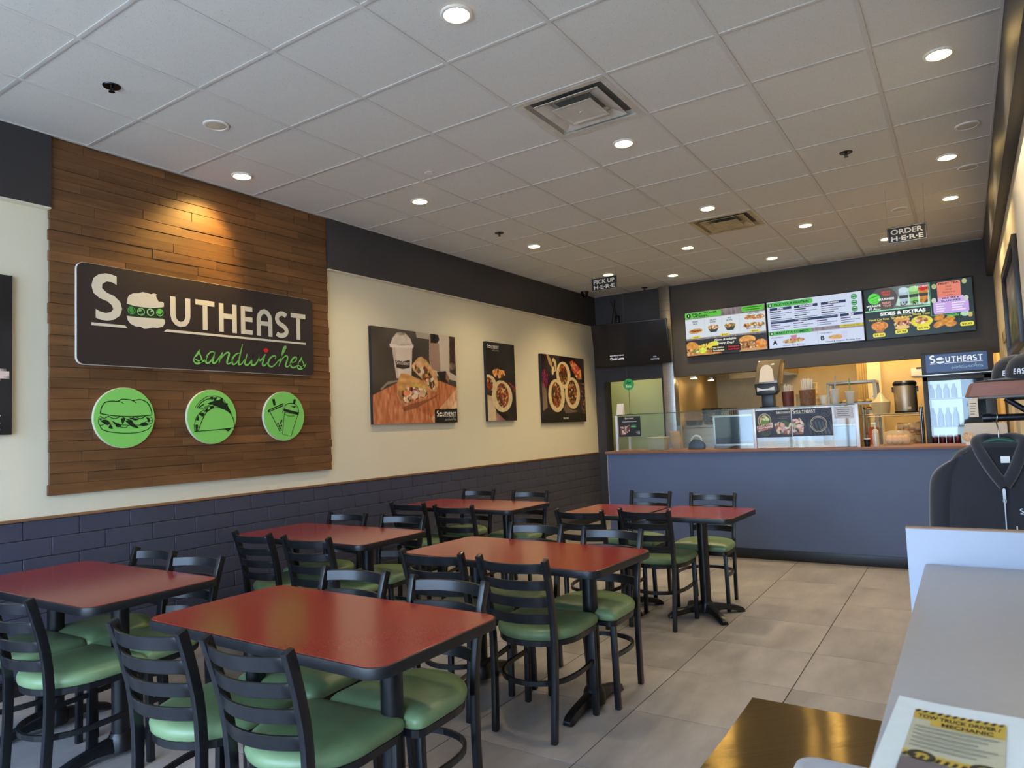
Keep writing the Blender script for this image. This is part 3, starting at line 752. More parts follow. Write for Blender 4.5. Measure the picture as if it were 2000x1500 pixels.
a.stroke(S(fill), 0.0045, DK, closed=True); a.poly(S(shell), GR); a.up(); a.stroke(S(shell), 0.005, DK, closed=True, sm=3)
for q in ([(-0.68, -0.1), (-0.55, -0.12), (-0.6, 0.05)], [(-0.55, 0.1), (-0.4, 0.0), (-0.36, 0.12), (-0.48, 0.16)], [(-0.36, 0.2), (-0.2, 0.2), (-0.22, 0.33)], [(-0.12, 0.3), (0.05, 0.34), (0.02, 0.41), (-0.1, 0.38)], [(-0.7, -0.3), (-0.6, -0.3), (-0.62, -0.46), (-0.69, -0.48)],
          [(0.02, 0.72), (0.1, 0.6), (0.2, 0.74)], [(0.26, 0.6), (0.4, 0.72), (0.42, 0.56)], [(-0.1, 0.74), (-0.02, 0.62), (0.02, 0.76)], [(0.487, -0.475), (0.736, -0.455), (0.632, -0.565)], [(0.5, 0.5), (0.64, 0.5), (0.6, 0.4)]):
    a.poly(S(blob(q)), DK)
a.build('drawing', mSIGNP, t, (0.0238, 0, 0), YU, ZU)
t, a = disc(2.698, 'rightmost green disc, showing a drawing of two drinks cups')
a.stroke(S([(-0.72, 0.176), (-0.259, -0.627), (-0.145, -0.56)]), 0.006, DK); a.stroke(S([(-0.08, 0.34), (-0.1, 0.1)]), 0.004, DK)
a.poly(S([(-0.829, 0.244), (-0.062, 0.54), (-0.062, 0.409), (-0.803, 0.15)]), DK); a.poly(S([(-0.611, 0.689), (-0.482, 0.705), (-0.435, 0.456), (-0.544, 0.435)]), DK); a.up()
a.stroke(S([(-0.74, 0.22), (-0.1, 0.46)]), 0.004, GR); a.poly(S([(-0.01, 0.15), (-0.135, -0.746), (0.285, -0.845), (0.663, 0.052)]), GR); a.up()
a.stroke(S([(-0.01, 0.15), (-0.135, -0.746), (0.285, -0.845), (0.663, 0.052)]), 0.005, DK, closed=True)
a.poly(S([(-0.067, 0.316), (0.725, 0.145), (0.705, 0.026), (-0.057, 0.2)]), DK)
a.stroke(S([(-0.01, 0.301), (0.052, 0.461), (0.29, 0.534), (0.554, 0.487), (0.699, 0.295), (0.71, 0.145)]), 0.005, DK, sm=4); a.poly(S([(0.3, 0.4), (0.6, 0.42), (0.5, 0.34)]), DK)
a.poly(S([(0.409, 0.508), (0.472, 0.705), (0.591, 0.689), (0.528, 0.513)]), DK); a.stroke(S([(0.0, 0.08), (0.2, 0.0), (0.5, 0.0)]), 0.004, DK, sm=3)
for x, y in ((-0.352, -0.311), (-0.21, -0.275), (-0.285, -0.415), (-0.187, -0.394), (-0.25, -0.5), (-0.17, -0.2)): a.ell(x * R_, y * R_, 0.008, 0.009, DK)
a.build('drawing', mSIGNP, t, (0.0238, 0, 0), YU, ZU)

# ------------------------------------------------------------------ canvas prints on the left wall
mCANV = mat('canvas_edge_black', (34, 32, 32), 0.6)
def canvas(y0, y1, z0, z1, label):
    t = thing('canvas_print', label, 'picture', (0.0015, (y0 + y1) / 2, z0), 0, 'canvas prints')
    MB().box(0.0, 0.034, -(y1 - y0) / 2, (y1 - y0) / 2, 0, z1 - z0).build('stretcher', mCANV, t, bevel=0.002)
    return t, (0.0346, -(y1 - y0) / 2, 0)
BREAD = [(206, 160, 104), (188, 134, 78), (222, 186, 130), (170, 112, 62)]
FILL = [(150, 70, 48), (196, 120, 84), (84, 92, 48), (226, 206, 178), (120, 50, 40), (206, 150, 90), (60, 40, 30), (236, 224, 200)]
t, o = canvas(3.705, 4.965, 1.485, 2.405, 'large canvas print of a cup and a cut sandwich on a wooden board')
p = Pic(1.26, 0.92, 190, (70, 62, 54), 3)
n1 = p.noise(5, 4); n2 = p.noise(60, 14); n3 = p.noise(26, 26)
p.paint(p.X > -1, (74, 66, 58), n1, 22)
p.poly([(0.84, 0.92), (0.82, 0.66), (0.86, 0.5), (1.26, 0.44), (1.26, 0.92)], (196, 182, 166), n1, 14)
p.poly([(0.62, 0.93), (0.84, 0.93), (0.83, 0.86), (0.64, 0.86)], (190, 178, 160)); p.poly([(0.84, 0.84), (0.82, 0.66), (0.86, 0.55), (1.0, 0.53), (0.99, 0.83)], (156, 126, 112), n1, 20)
p.poly([(0.852, 0.92), (0.975, 0.93), (0.998, 0.87), (0.963, 0.83), (0.853, 0.825)], (40, 34, 34), n3, 16); p.poly([(1.165, 0.93), (1.26, 0.93), (1.26, 0.5), (1.15, 0.535)], (66, 48, 42), n3, 14)
p.ell(1.2, 0.6, 0.05, 0.04, (120, 100, 92), nz=n3)
tb = p.pmask([(0.0, 0.27), (0.355, 0.405), (0.5, 0.43), (0.977, 0.435), (1.26, 0.375), (1.26, 0.0), (0.0, 0.0)])
p.paint(tb, (186, 112, 72), n2, 30); p.paint(tb & p.pmask([(0.0, 0.27), (0.12, 0.32), (0.85, 0.05), (0.8, 0.0), (0.0, 0.0)]), (196, 124, 84), n2, 26)
p.poly([(1.26, 0.36), (0.82, 0.045), (0.86, 0.0), (1.26, 0.0)], (212, 160, 122), n2, 22); p.poly([(1.26, 0.24), (1.0, 0.02), (1.1, 0.0), (1.26, 0.0)], (226, 190, 156), n2, 20)
p.poly([(0.1, 0.33), (0.2, 0.40), (0.36, 0.425), (0.35, 0.41), (0.2, 0.375), (0.12, 0.32)], (150, 136, 120)); p.poly([(0.935, 0.53), (1.09, 0.545), (1.146, 0.465), (1.125, 0.425), (1.0, 0.44)], (38, 32, 30)); p.poly([(1.09, 0.545), (1.146, 0.465), (1.13, 0.42), (1.08, 0.46)], (150, 104, 78))
p.poly([(0.274, 0.735), (0.327, 0.44), (0.539, 0.44), (0.568, 0.754)], (226, 210, 198), n1, 10); p.poly([(0.327, 0.44), (0.274, 0.735), (0.32, 0.735), (0.36, 0.44)], (205, 188, 176))
p.poly([(0.241, 0.768), (0.249, 0.734), (0.584, 0.75), (0.588, 0.785), (0.42, 0.765)], (238, 226, 216)); p.poly([(0.255, 0.766), (0.283, 0.823), (0.345, 0.882), (0.41, 0.893), (0.469, 0.889), (0.54, 0.846), (0.574, 0.784), (0.42, 0.77)], (220, 206, 192), n3, 14); p.poly([(0.34, 0.872), (0.41, 0.893), (0.468, 0.886), (0.46, 0.872), (0.4, 0.86)], (176, 160, 146), n3, 20)
p.poly([(0.314, 0.618), (0.42, 0.606), (0.528, 0.63), (0.521, 0.55), (0.422, 0.532), (0.33, 0.542)], (58, 48, 42))
p.poly([(0.30, 0.28), (0.40, 0.16), (0.56, 0.2), (0.78, 0.24), (0.96, 0.30), (0.92, 0.27), (0.6, 0.15), (0.42, 0.12)], (110, 62, 40), al=0.6)
sr = p.pmask([(0.549, 0.574), (0.649, 0.659), (0.705, 0.673), (0.781, 0.638), (0.933, 0.505), (0.957, 0.401), (0.924, 0.326), (0.821, 0.323), (0.715, 0.437), (0.568, 0.532)]); p.paint(sr, (206, 160, 108), n3, 26)
sc_ = p.pmask([(0.575, 0.566), (0.660, 0.612), (0.740, 0.596), (0.880, 0.459), (0.905, 0.37), (0.857, 0.335), (0.77, 0.396), (0.65, 0.50)]); p.paint(sc_, (120, 66, 44), n3, 20); p.bits(sc_, 260, 0.006, 0.02, FILL, 20)
sl = p.pmask([(0.334, 0.403), (0.389, 0.489), (0.481, 0.489), (0.66, 0.443), (0.779, 0.381), (0.791, 0.293), (0.739, 0.249), (0.542, 0.218), (0.416, 0.182), (0.329, 0.271)]); p.paint(sl, (204, 152, 92), n3, 24)
p.bits(p.pmask([(0.5, 0.42), (0.76, 0.385), (0.75, 0.35), (0.55, 0.36)]), 30, 0.01, 0.02, [(208, 184, 96), (190, 160, 80)])
sc_ = p.pmask([(0.391, 0.314), (0.475, 0.358), (0.602, 0.362), (0.743, 0.343), (0.786, 0.293), (0.728, 0.256), (0.553, 0.222), (0.427, 0.196), (0.378, 0.251)]); p.paint(sc_, (110, 62, 44), n3, 20); p.bits(sc_, 320, 0.006, 0.022, FILL, 20)
p.poly([(0.335, 0.28), (0.416, 0.182), (0.445, 0.2), (0.39, 0.29), (0.35, 0.33)], (170, 124, 92), n3); p.ell(0.585, 0.268, 0.05, 0.025, (232, 204, 172), 0.2); p.ell(0.70, 0.30, 0.05, 0.036, (214, 176, 140), 0.1, n3); p.ell(0.47, 0.30, 0.05, 0.03, (214, 128, 78), 0.1, n3); p.ell(0.70, 0.545, 0.05, 0.022, (232, 204, 176), -0.8); p.ell(0.665, 0.588, 0.045, 0.03, (216, 170, 130), -0.6, n3)
p.poly([(0.879, 0.0), (1.26, 0.0), (1.26, 0.148), (0.884, 0.14)], (30, 28, 28))
p.build('photograph', mPRINT, t, o, YU, ZU)
a = Art(0.0006); logo(a, 0.915, 0.062, 0.32, script=True, band=False, G=(190, 190, 180), leaf=None); logo(a, 0.33, 0.574, 0.185, script=False, band=False, W=(220, 208, 196))
a.build('printed_logo', mSIGNP, t, (o[0] + 0.0006, o[1], 0), YU, ZU)

t, o = canvas(5.535, 6.135, 1.49, 2.41, 'narrow tall canvas print of a plated taco on black')
p = Pic(0.6, 0.92, 100, (40, 36, 34), 5); n1 = p.noise(4, 6); n3 = p.noise(30, 44)
p.paint(p.X > -1, (42, 38, 36), n1, 8)
MEAT = [(140, 66, 36), (176, 92, 50), (90, 40, 26), (60, 56, 30), (206, 170, 120), (110, 52, 34)]
p.poly([(0.0, 0.26), (0.09, 0.25), (0.165, 0.12), (0.16, 0.0), (0.0, 0.0)], (206, 184, 150), n1, 12); p.poly([(0.17, 0.1), (0.36, 0.0), (0.16, 0.0)], (150, 110, 104), n1); p.poly([(0.16, 0.12), (0.2, 0.14), (0.44, 0.04), (0.34, 0.01)], (14, 10, 10), al=0.8)
f = p.pmask([(0.11, 0.57), (0.14, 0.60), (0.22, 0.61), (0.42, 0.585), (0.36, 0.52), (0.22, 0.495), (0.15, 0.52)]); p.bits(f, 60, 0.008, 0.014, [(226, 150, 84), (214, 120, 70), (236, 196, 120), (90, 40, 26)], 14, 5)
p.ell(0.03, 0.44, 0.15, 0.095, (214, 190, 150), 0, n1, 10); q = p.emask(0.02, 0.42, 0.1, 0.085); p.paint(q, (110, 60, 46), n3); p.bits(q, 60, 0.006, 0.014, MEAT)
p.poly([(0.1, 0.42), (0.25, 0.475), (0.36, 0.47), (0.2, 0.4)], (216, 196, 160)); p.bits(p.pmask([(0.36, 0.5), (0.6, 0.4), (0.6, 0.3), (0.5, 0.42)]), 30, 0.006, 0.012, [(130, 40, 34), (170, 60, 50), (60, 40, 30)])
p.poly([(0.0, 0.30), (0.12, 0.28), (0.1, 0.23), (0.0, 0.24)], (200, 168, 130))
p.ell(0.305, 0.285, 0.215, 0.182, (216, 194, 152), 0, n3, 12); q = p.emask(0.31, 0.30, 0.13, 0.145, 0.3); p.paint(q, (90, 56, 34), n3, 26); p.bits(q, 220, 0.006, 0.018, MEAT, 16, 4)
p.build('photograph', mPRINT, t, o, YU, ZU)
a = Art(0.0006); logo(a, 0.03, 0.845, 0.235, script=True, band=False, leaf=None, SCR=(170, 168, 160)); a.build('printed_logo', mSIGNP, t, (o[0] + 0.0006, o[1], 0), YU, ZU)

t, o = canvas(6.765, 7.965, 1.45, 2.35, 'canvas print of three tacos on round plates, nearest the TV')
p = Pic(1.2, 0.9, 130, (44, 34, 34), 8); n1 = p.noise(6, 5); n3 = p.noise(50, 40)
p.paint(p.X > -1, (46, 36, 36), n1, 24); p.paint(p.Y < 0.12, (36, 32, 32)); p.poly([(0.0, 0.55), (0.1, 0.45), (0.12, 0.2), (0.0, 0.15)], (134, 112, 92), n1, 30); p.poly([(0.5, 0.25), (0.75, 0.25), (0.95, 0.14), (0.6, 0.12)], (110, 86, 78), n1, 16)
q = p.emask(0.08, 0.58, 0.085, 0.12); p.paint(q, (70, 24, 40), n3, 20); p.bits(q, 60, 0.008, 0.016, [(120, 30, 70), (70, 16, 40), (150, 60, 90)])
p.poly([(0.14, 0.9), (0.2, 0.78), (0.3, 0.7), (0.26, 0.84), (0.18, 0.9)], (180, 150, 110)); p.ell(0.34, 0.77, 0.06, 0.09, (206, 186, 130), 0.2); p.ell(0.32, 0.75, 0.035, 0.065, (90, 60, 50), 0.2); p.ell(0.30, 0.69, 0.03, 0.06, (220, 200, 140), -0.3)
q = p.pmask([(0.78, 0.83), (0.86, 0.86), (1.12, 0.74), (1.1, 0.6), (0.98, 0.6), (0.84, 0.72)]); p.bits(q, 60, 0.012, 0.02, [(206, 92, 72), (226, 130, 100), (180, 60, 50), (230, 190, 110)], 12, 6)
p.bits(p.pmask([(1.0, 0.55), (1.2, 0.55), (1.2, 0.1), (1.1, 0.1)]), 60, 0.008, 0.016, [(110, 60, 60), (80, 50, 40), (150, 110, 90)])
for cx, cy, rx, ry, fr in ((0.587, 0.642, 0.198, 0.182, 0.3), (0.375, 0.357, 0.222, 0.22, 0.0), (0.824, 0.40, 0.22, 0.218, -0.05)):
    p.ell(cx + 0.01, cy - 0.02, rx, ry, (14, 10, 10), al=0.7); p.ell(cx, cy, rx, ry, (218, 196, 152), 0, n3, 10)
    q = p.emask(cx - 0.01, cy + 0.01, rx * 0.6, ry * 0.78, fr); p.paint(q, (80, 50, 36), n3, 22); p.bits(q, 170, 0.008, 0.018, MEAT + [(46, 56, 30)], 16, 3)
p.build('photograph', mPRINT, t, o, YU, ZU)
a = Art(0.0006); logo(a, 0.53, 0.04, 0.15, script=False, band=False); a.build('printed_logo', mSIGNP, t, (o[0] + 0.0006, o[1], 0), YU, ZU)

t, o = canvas(-0.44, 0.816, 1.48, 2.40, 'black canvas print cut off by the left edge of the picture')
p = Pic(1.256, 0.92, 90, (36, 33, 34), 9); n1 = p.noise(5, 5)
p.paint(p.X > -1, (38, 35, 36), n1, 8); p.poly([(1.02, 0.42), (1.24, 0.36), (1.24, 0.33), (1.0, 0.26)], (222, 196, 186), n1, 8)
p.build('photograph', mPRINT, t, o, YU, ZU)
a = Art(0.0006); logo(a, 0.87, 0.062, 0.33, script=True, band=False, leaf=None, SCR=(180, 180, 172)); a.build('printed_logo', mSIGNP, t, (o[0] + 0.0006, o[1], 0), YU, ZU)

# ------------------------------------------------------------------ tables
def foot_arm(ang, L):
    c, s = math.cos(ang), math.sin(ang); rings = []
    for r, w, z0, z1 in ((0.0, 0.064, 0.02, 0.085), (0.05, 0.064, 0.025, 0.082), (L * 0.45, 0.06, 0.03, 0.068), (L * 0.75, 0.058, 0.016, 0.052), (L * 0.93, 0.056, 0.0, 0.036), (L, 0.05, 0.0, 0.02)):
        rings.append([(r * c - a * s, r * s + a * c, z) for a, z in ((-w / 2, z0), (w / 2, z0), (w * 0.38, z1), (-w * 0.38, z1))])
    return MB().loft(rings)
def make_table(name, label, w, d, loc, rz, bases, group):
    """bases: list of (x, arm angles, arm length)"""
    t = thing(name, label, 'table', loc, rz, group)
    MB().prism(rrect(w, d, 0.065, 6), 0.713, 0.7485).build('edge_band', mEDGE, t, bevel=0.006)
    MB().prism(rrect(w - 0.012, d - 0.012, 0.06, 6), 0.744, 0.75).build('tabletop', mRED, t, bevel=0.0012, seg=1)
    for x, y, angs, L in bases:
        MB().cyl((x, y, 0.06), (x, y, 0.70), 0.038, n=20).build('column', mBLACK, t, smooth=True)
        MB().box(x - 0.12, x + 0.12, y - 0.02, y + 0.02, 0.697, 0.713).box(x - 0.02, x + 0.02, y - 0.12, y + 0.12, 0.697, 0.713).build('mounting_spider', mBLACK, t)
        MB().lathe([(0.0, 0.02), (0.055, 0.02), (0.055, 0.075), (0.042, 0.10), (0.0, 0.10)], 16, Matrix.Translation((x, y, 0))).build('base_hub', mBLACK, t, smooth=True)
        for a in angs:
            f = foot_arm(a, L)
            f.v = [(p[0] + x, p[1] + y, p[2]) for p in f.v]
            f.build('base_foot', mBLACK, t, bevel=0.005)
    return t
TB = lambda x, y=0.0: (x, y, (PI / 2, -PI / 2), 0.27)
XB = lambda x, y: (x, y, (PI / 4, 3 * PI / 4, -PI / 4, -3 * PI / 4), 0.29)
D_ = math.radians
make_table('dining_table', 'red-topped black-edged table nearest the camera, in the row beside the aisle', 1.21, 0.615, (2.60, 0.798, 0), D_(-0.5), [TB(-0.36), TB(0.36)], 'red dining tables')
make_table('dining_table', 'red-topped table second from the camera in the row beside the aisle', 1.21, 0.615, (2.595, 2.19, 0), D_(-2.5), [TB(-0.36, 0.06), TB(0.36, 0.06)], 'red dining tables')
make_table('square_table', 'small square red-topped table by the counter, left of a pushed-together pair', 0.62, 0.62, (2.325, 3.935, 0), D_(-2), [XB(0, 0.1)], 'square red tables')
make_table('square_table', 'small square red-topped table by the counter, right of a pushed-together pair', 0.62, 0.62, (2.972, 3.965, 0), D_(-2), [XB(-0.04, 0.11)], 'square red tables')
make_table('dining_table', 'red-topped table nearest the camera in the row along the left wall', 1.24, 0.615, (0.99, 0.77, 0), D_(1), [TB(-0.3), TB(0.3)], 'red dining tables')
make_table('dining_table', 'red-topped table second from the camera in the row along the left wall', 1.24, 0.615, (0.97, 2.31, 0), D_(0), [TB(-0.36), TB(0.36)], 'red dining tables')
make_table('dining_table', 'red-topped table farthest from the camera in the row along the left wall', 1.24, 0.64, (0.93, 3.99, 0), D_(-1), [TB(-0.36), TB(0.36)], 'red dining tables')

# ------------------------------------------------------------------ ladder-back chairs (front of the chair towards +y)
def seat_outline(k=1.0, n=7):
    w, yf, yr = 0.212 * k, 0.205 * k, -0.200 * k
    pts = []
    r = 0.035 * k
    pts += [(w - r + r * math.cos(a), yf - r + r * math.sin(a)) for a in [PI / 2 * i / 4 for i in range(5)]]
    pts += [(-w + r - r * math.sin(a), yf - r + r * math.cos(a)) for a in [PI / 2 * i / 4 for i in range(5)]]
    pts += [(w * math.cos(a), 0.02 * k + (yr - 0.02 * k) * -math.sin(a) * 1.0) if False else (w * math.cos(a), 0.0 + abs(yr) * math.sin(a)) for a in [PI + PI * i / (2 * n) for i in range(2 * n + 1)]]
    return pts
def make_chair():
    t = thing('dining_chair', 'x', 'chair', (0, 0, 0), 0, 'black ladder-back chairs with green seats')
    rings = [[(x, y, z) for x, y in seat_outline(k)] for k, z in ((0.96, 0.430), (1.0, 0.437), (1.015, 0.452), (1.0, 0.466), (0.94, 0.478), (0.80, 0.486), (0.5, 0.491), (0.15, 0.492))]
    MB().loft(rings).build('seat_cushion', mGREEN, t, smooth=True, ang=60)
    MB().loft([[(x, y, z) for x, y in seat_outline(k)] for k, z in ((0.95, 0.405), (0.97, 0.405), (0.975, 0.430), (0.95, 0.430))]).build('seat_frame', mBLACK, t)
    for s in (-1, 1):
        MB().tube([(s * 0.186, 0.172, 0.41), (s * 0.190, 0.165, 0.0)], 0, sec=(0.027, 0.027)).build('front_leg', mBLACK, t, bevel=0.003)
        pts = smoothpts([(s * 0.155, -0.200, 0.0), (s * 0.160, -0.183, 0.25), (s * 0.164, -0.18, 0.44), (s * 0.168, -0.198, 0.60), (s * 0.173, -0.238, 0.75), (s * 0.175, -0.26, 0.815)], 2)
        MB().tube(pts, 0, sec=(0.024, 0.034)).build('back_post', mBLACK, t, bevel=0.003)
    for k, (z, y) in enumerate(((0.775, -0.247), (0.697, -0.224), (0.619, -0.204), (0.541, -0.190))):
        hw = 0.168 - 0.0
        path = [(hw * u, y - 0.05 * (1 - u * u), z) for u in [-1 + 2 * i / 10 for i in range(11)]]
        m = MB(); rings = []
        for (x, yy, zz), u in zip(path, [-1 + 2 * i / 10 for i in range(11)]):
            h = 0.022
            rings.append([(x, yy - 0.006, zz - h), (x, yy + 0.006, zz - h), (x, yy - 0.001, zz + h), (x, yy - 0.013, zz + h)])
        m.loft(rings).build('slat', mBLACK, t, bevel=0.002, seg=1)
    # hoop stretcher round the back legs
    pts = [(0.186, 0.17, 0.255), (0.19, 0.02, 0.25), (0.165, -0.1, 0.245), (0.1, -0.172, 0.243), (0.0, -0.198, 0.242), (-0.1, -0.172, 0.243), (-0.165, -0.1, 0.245), (-0.19, 0.02, 0.25), (-0.186, 0.17, 0.255)]
    MB().tube(smoothpts(pts, 3), 0, sec=(0.012, 0.022)).build('hoop_stretcher', mBLACK, t)
    for s in (-1, 1):
        MB().lathe([(0.0, 0.0), (0.014, 0.0), (0.014, 0.006), (0.0, 0.006)], 10, Matrix.Translation((s * 0.190, 0.165, 0))).build('foot_glide', mBLKPL, t)
        MB().lathe([(0.0, 0.0), (0.014, 0.0), (0.014, 0.006), (0.0, 0.006)], 10, Matrix.Translation((s * 0.155, -0.200, 0))).build('foot_glide', mBLKPL, t)
    return t
chair0 = make_chair()
# top-of-back centres measured on the floor plan; near = back to the camera
CH = [
 (2.352, 0.308, 0, 5, 'left of two chairs with backs to the camera at the nearest aisle-row table'),
 (2.828, 0.335, 0, 3.5, 'right of two chairs with backs to the camera at the nearest aisle-row table'),
 (2.318, 1.26, 1, 3, 'left of two chairs on the far side of the nearest aisle-row table'),
 (2.833, 1.269, 1, 2, 'right of two chairs on the far side of the nearest aisle-row table'),
 (2.362, 1.715, 0, 5, 'left of two chairs, backs to camera, at the second aisle-row table'),
 (2.834, 1.715, 0, 2, 'right of two chairs, backs to camera, at the second aisle-row table'),
 (2.364, 2.712, 1, 2, 'left of two chairs on the far side of the second aisle-row table'),
 (2.886, 2.68, 1, 0, 'right of two chairs on the far side of the second aisle-row table'),
 (2.3, 3.379, 0, 1, 'left of two chairs, backs to camera, at the pushed-together square tables'),
 (2.726, 3.516, 0, 1, 'right of two chairs, backs to camera, at the pushed-together square tables'),
 (2.299, 4.7, 1, -2, 'left of two chairs between the square tables and the counter'),
 (2.852, 4.64, 1, 2, 'right of two chairs between the square tables and the counter'),
 (0.82, 0.3, 0, 2, 'chair at the nearest wall-row table, mostly cut off by the left edge'),
 (1.347, 0.3, 0, 3, 'chair with back to the camera at the left edge, nearest wall-row table'),
 (0.8, 1.218, 1, 2, 'left of two chairs on the far side of the nearest wall-row table'),
 (1.24, 1.19, 1, 9, 'right of two chairs on the far side of the nearest wall-row table'),
 (0.809, 1.826, 0, -1, 'left of two chairs, backs to camera, at the second wall-row table'),
 (1.32, 1.82, 0, 6, 'right of two chairs, backs to camera, at the second wall-row table'),
 (0.654, 2.787, 1, 4, 'left of two chairs on the far side of the second wall-row table'),
 (1.186, 2.81, 1, 8, 'right of two chairs on the far side of the second wall-row table'),
 (0.63, 3.468, 0, 2, 'left of two chairs, backs to camera, at the farthest wall-row table'),
 (1.176, 3.394, 0, 5, 'right of two chairs, backs to camera, at the farthest wall-row table'),
 (0.56, 4.593, 1, 1, 'left of two chairs on the far side of the farthest wall-row table'),
 (1.17, 4.564, 1, 4, 'right of two chairs on the far side of the farthest wall-row table')]
for k, (x, y, far, deg, lab) in enumerate(CH):
    rz = D_(deg) + (PI if far else 0.0)
    loc = (x - 0.26 * math.sin(rz), y + 0.26 * math.cos(rz), 0.0)
    if k == 0:
        chair0.location = loc; chair0.rotation_euler = (0, 0, rz); chair0['label'] = lab
    else: dup(chair0, loc, rz, lab)

# ------------------------------------------------------------------ serving counter with sneeze guard
t = thing('serving_counter', 'long slate blue serving counter with reddish wooden top edge', 'counter', (3.06, 6.54, 0))
def part(name, m, x0, x1, y0, y1, z0, z1, bevel=0.0, p=None):
    p = p or t; L = p.location
    return MB().box(x0 - L.x, x1 - L.x, y0 - L.y, y1 - L.y, z0 - L.z, z1 - L.z).build(name, m, p, bevel)
part('body', mCOUNTER, 1.17, 4.94, 6.24, 6.84, 0.0, 1.062)
part('counter_top', mat('reddish_laminate_top', (132, 92, 74), 0.45, var=(20, 0.15, (0.2, 1, 1))), 1.15, 4.945, 6.215, 6.87, 1.062, 1.088, 0.004)
part('kickboard', mBLKPL, 1.168, 4.945, 6.228, 6.24, 0.0, 0.10, 0.003)
part('corner_bead', mat('corner_bead_grey', (150, 152, 158), 0.5), 1.163, 1.172, 6.236, 6.25, 0.10, 1.06)

t = thing('sneeze_guard', 'glass sneeze guard with white posts standing on the counter', 'sneeze guard', (2.5, 6.36, 1.088))
part('glass_pane', mGLASS, 1.262, 2.765, 6.35, 6.356, 1.092, 1.488)
part('glass_pane', mGLASS, 2.80, 3.715, 6.35, 6.356, 1.092, 1.488)
for x in (1.235, 2.766, 3.716): part('post', mALU, x, x + 0.03, 6.34, 6.372, 1.089, 1.492, 0.002)
part('glass_shelf', mGLASS, 1.235, 3.746, 6.345, 6.70, 1.493, 1.501)
part('edge_strip', mat('glass_edge_green', (70, 96, 88), 0.2), 1.235, 3.746, 6.341, 6.345, 1.493, 1.501)
part('side_glass', mGLASS, 3.738, 3.744, 6.372, 6.69, 1.092, 1.488)
for x in (1.245, 3.72): part('rear_post', mALU, x, x + 0.026, 6.67, 6.696, 1.089, 1.492, 0.002)

# posters behind the glass
def poster(name, x0, x1, z0, z1, y, label, paint, cat='poster', bg=(48, 50, 62), nx=80, seed=1):
    tt = thing(name, label, cat, ((x0 + x1) / 2, y, z0))
    MB().box(-(x1 - x0) / 2, (x1 - x0) / 2, 0.0, 0.002, 0, z1 - z0).build('sheet', mat('paper_white', (226, 226, 224), 0.6), tt)
    p = Pic(x1 - x0, z1 - z0, nx, bg, seed); a = Art(0.0004)
    paint(p, a, x1 - x0, z1 - z0)
    p.build('print', mPRINT, tt, (-(x1 - x0) / 2, -0.0006, 0))
    if a.v: a.build('lettering', mSIGNP, tt, (-(x1 - x0) / 2, -0.0012, 0))
    return tt
def pt1(p, a, w, h):
    n = p.noise(8, 6); p.paint(p.X > -1, (56, 58, 70), n, 12)
    p.ell(w * .25, h * .62, h * .24, h * .27, (196, 186, 150)); p.ell(w * .25, h * .62, h * .21, h * .24, (54, 58, 50))
    p.bits(p.emask(w * .25, h * .64, h * .18, h * .2), 26, .008, .02, [(120, 140, 80), (200, 190, 150), (70, 90, 50), (226, 220, 200)])
    q = p.pmask([(w * .52, h * .5), (w * .8, h * .62), (w, h * .5), (w, h * .1), (w * .6, h * .12)]); p.paint(q, (120, 100, 100), n, 30); p.bits(q, 60, .01, .022, [(190, 160, 150), (214, 190, 170), (150, 110, 100), (90, 110, 80), (226, 214, 204)])
    p.ell(w * .27, h * .2, h * .18, h * .14, (60, 110, 70)); p.ell(w * .27, h * .22, h * .17, h * .12, (70, 70, 66))
    p.poly([(w * .02, h * .42), (w * .48, h * .55), (w * .48, h * .36), (w * .04, h * .2)], (214, 204, 196))
    a.text('JALAPE\u00d1O', w * .25, h * .385, h * .085, (150, 50, 46), 'c', 0.03, w=w * .40, rot=0.14); a.text('POPPERS', w * .25, h * .26, h * .085, (150, 50, 46), 'c', 0.03, w=w * .40, rot=0.14)
    logo(a, w * .60, h * .86, w * .38, script=False, band=False)
    a.rect(w * .62, h * .74, w * .98, h * .75, (150, 150, 150)); a.rect(w * .62, h * .69, w * .9, h * .7, (150, 150, 150))
poster('jalapeno_poster', 2.80, 3.14, 1.2, 1.472, 6.3445, 'dark poster for jalapeno poppers on the counter glass', pt1, seed=21)
def pt2(p, a, w, h):
    n = p.noise(8, 6); p.paint(p.X > -1, (50, 54, 74), n, 12)
    for k in range(7): p.poly([(w * (.38 + .09 * k), h * .5), (w * (.42 + .09 * k), h * .52), (w * (.50 + .09 * k), h * .04), (w * (.45 + .09 * k), h * .04)], (70, 86, 92), n, 26)
    q = p.pmask([(0, h * .62), (w * .2, h * .66), (w * .3, h * .44), (w * .26, h * .08), (0, h * .06)]); p.paint(q, (130, 110, 108), n, 30); p.bits(q, 60, .008, .02, [(200, 170, 160), (150, 110, 100), (226, 206, 196), (90, 80, 70)])
    a.ring(w * .66, h * .42, h * .27, h * .285, (214, 206, 180)); a.ring(w * .66, h * .42, h * .23, h * .24, (214, 206, 180)); a.ring(w * .86, h * .82, h * .14, h * .15, (120, 120, 116)); a.ring(w * .86, h * .82, h * .07, h * .08, (120, 120, 116))
    logo(a, w * .02, h * .82, w * .58, script=False, band=False)
    a.stroke([(w * .1, h * .62), (w * .32, h * .62), (w * .32, h * .3)], .002, (170, 170, 170))
poster('sandwich_poster', 3.15, 3.515, 1.205, 1.476, 6.3445, 'dark blue poster with logo and round gold emblem on the counter glass', pt2, seed=22)
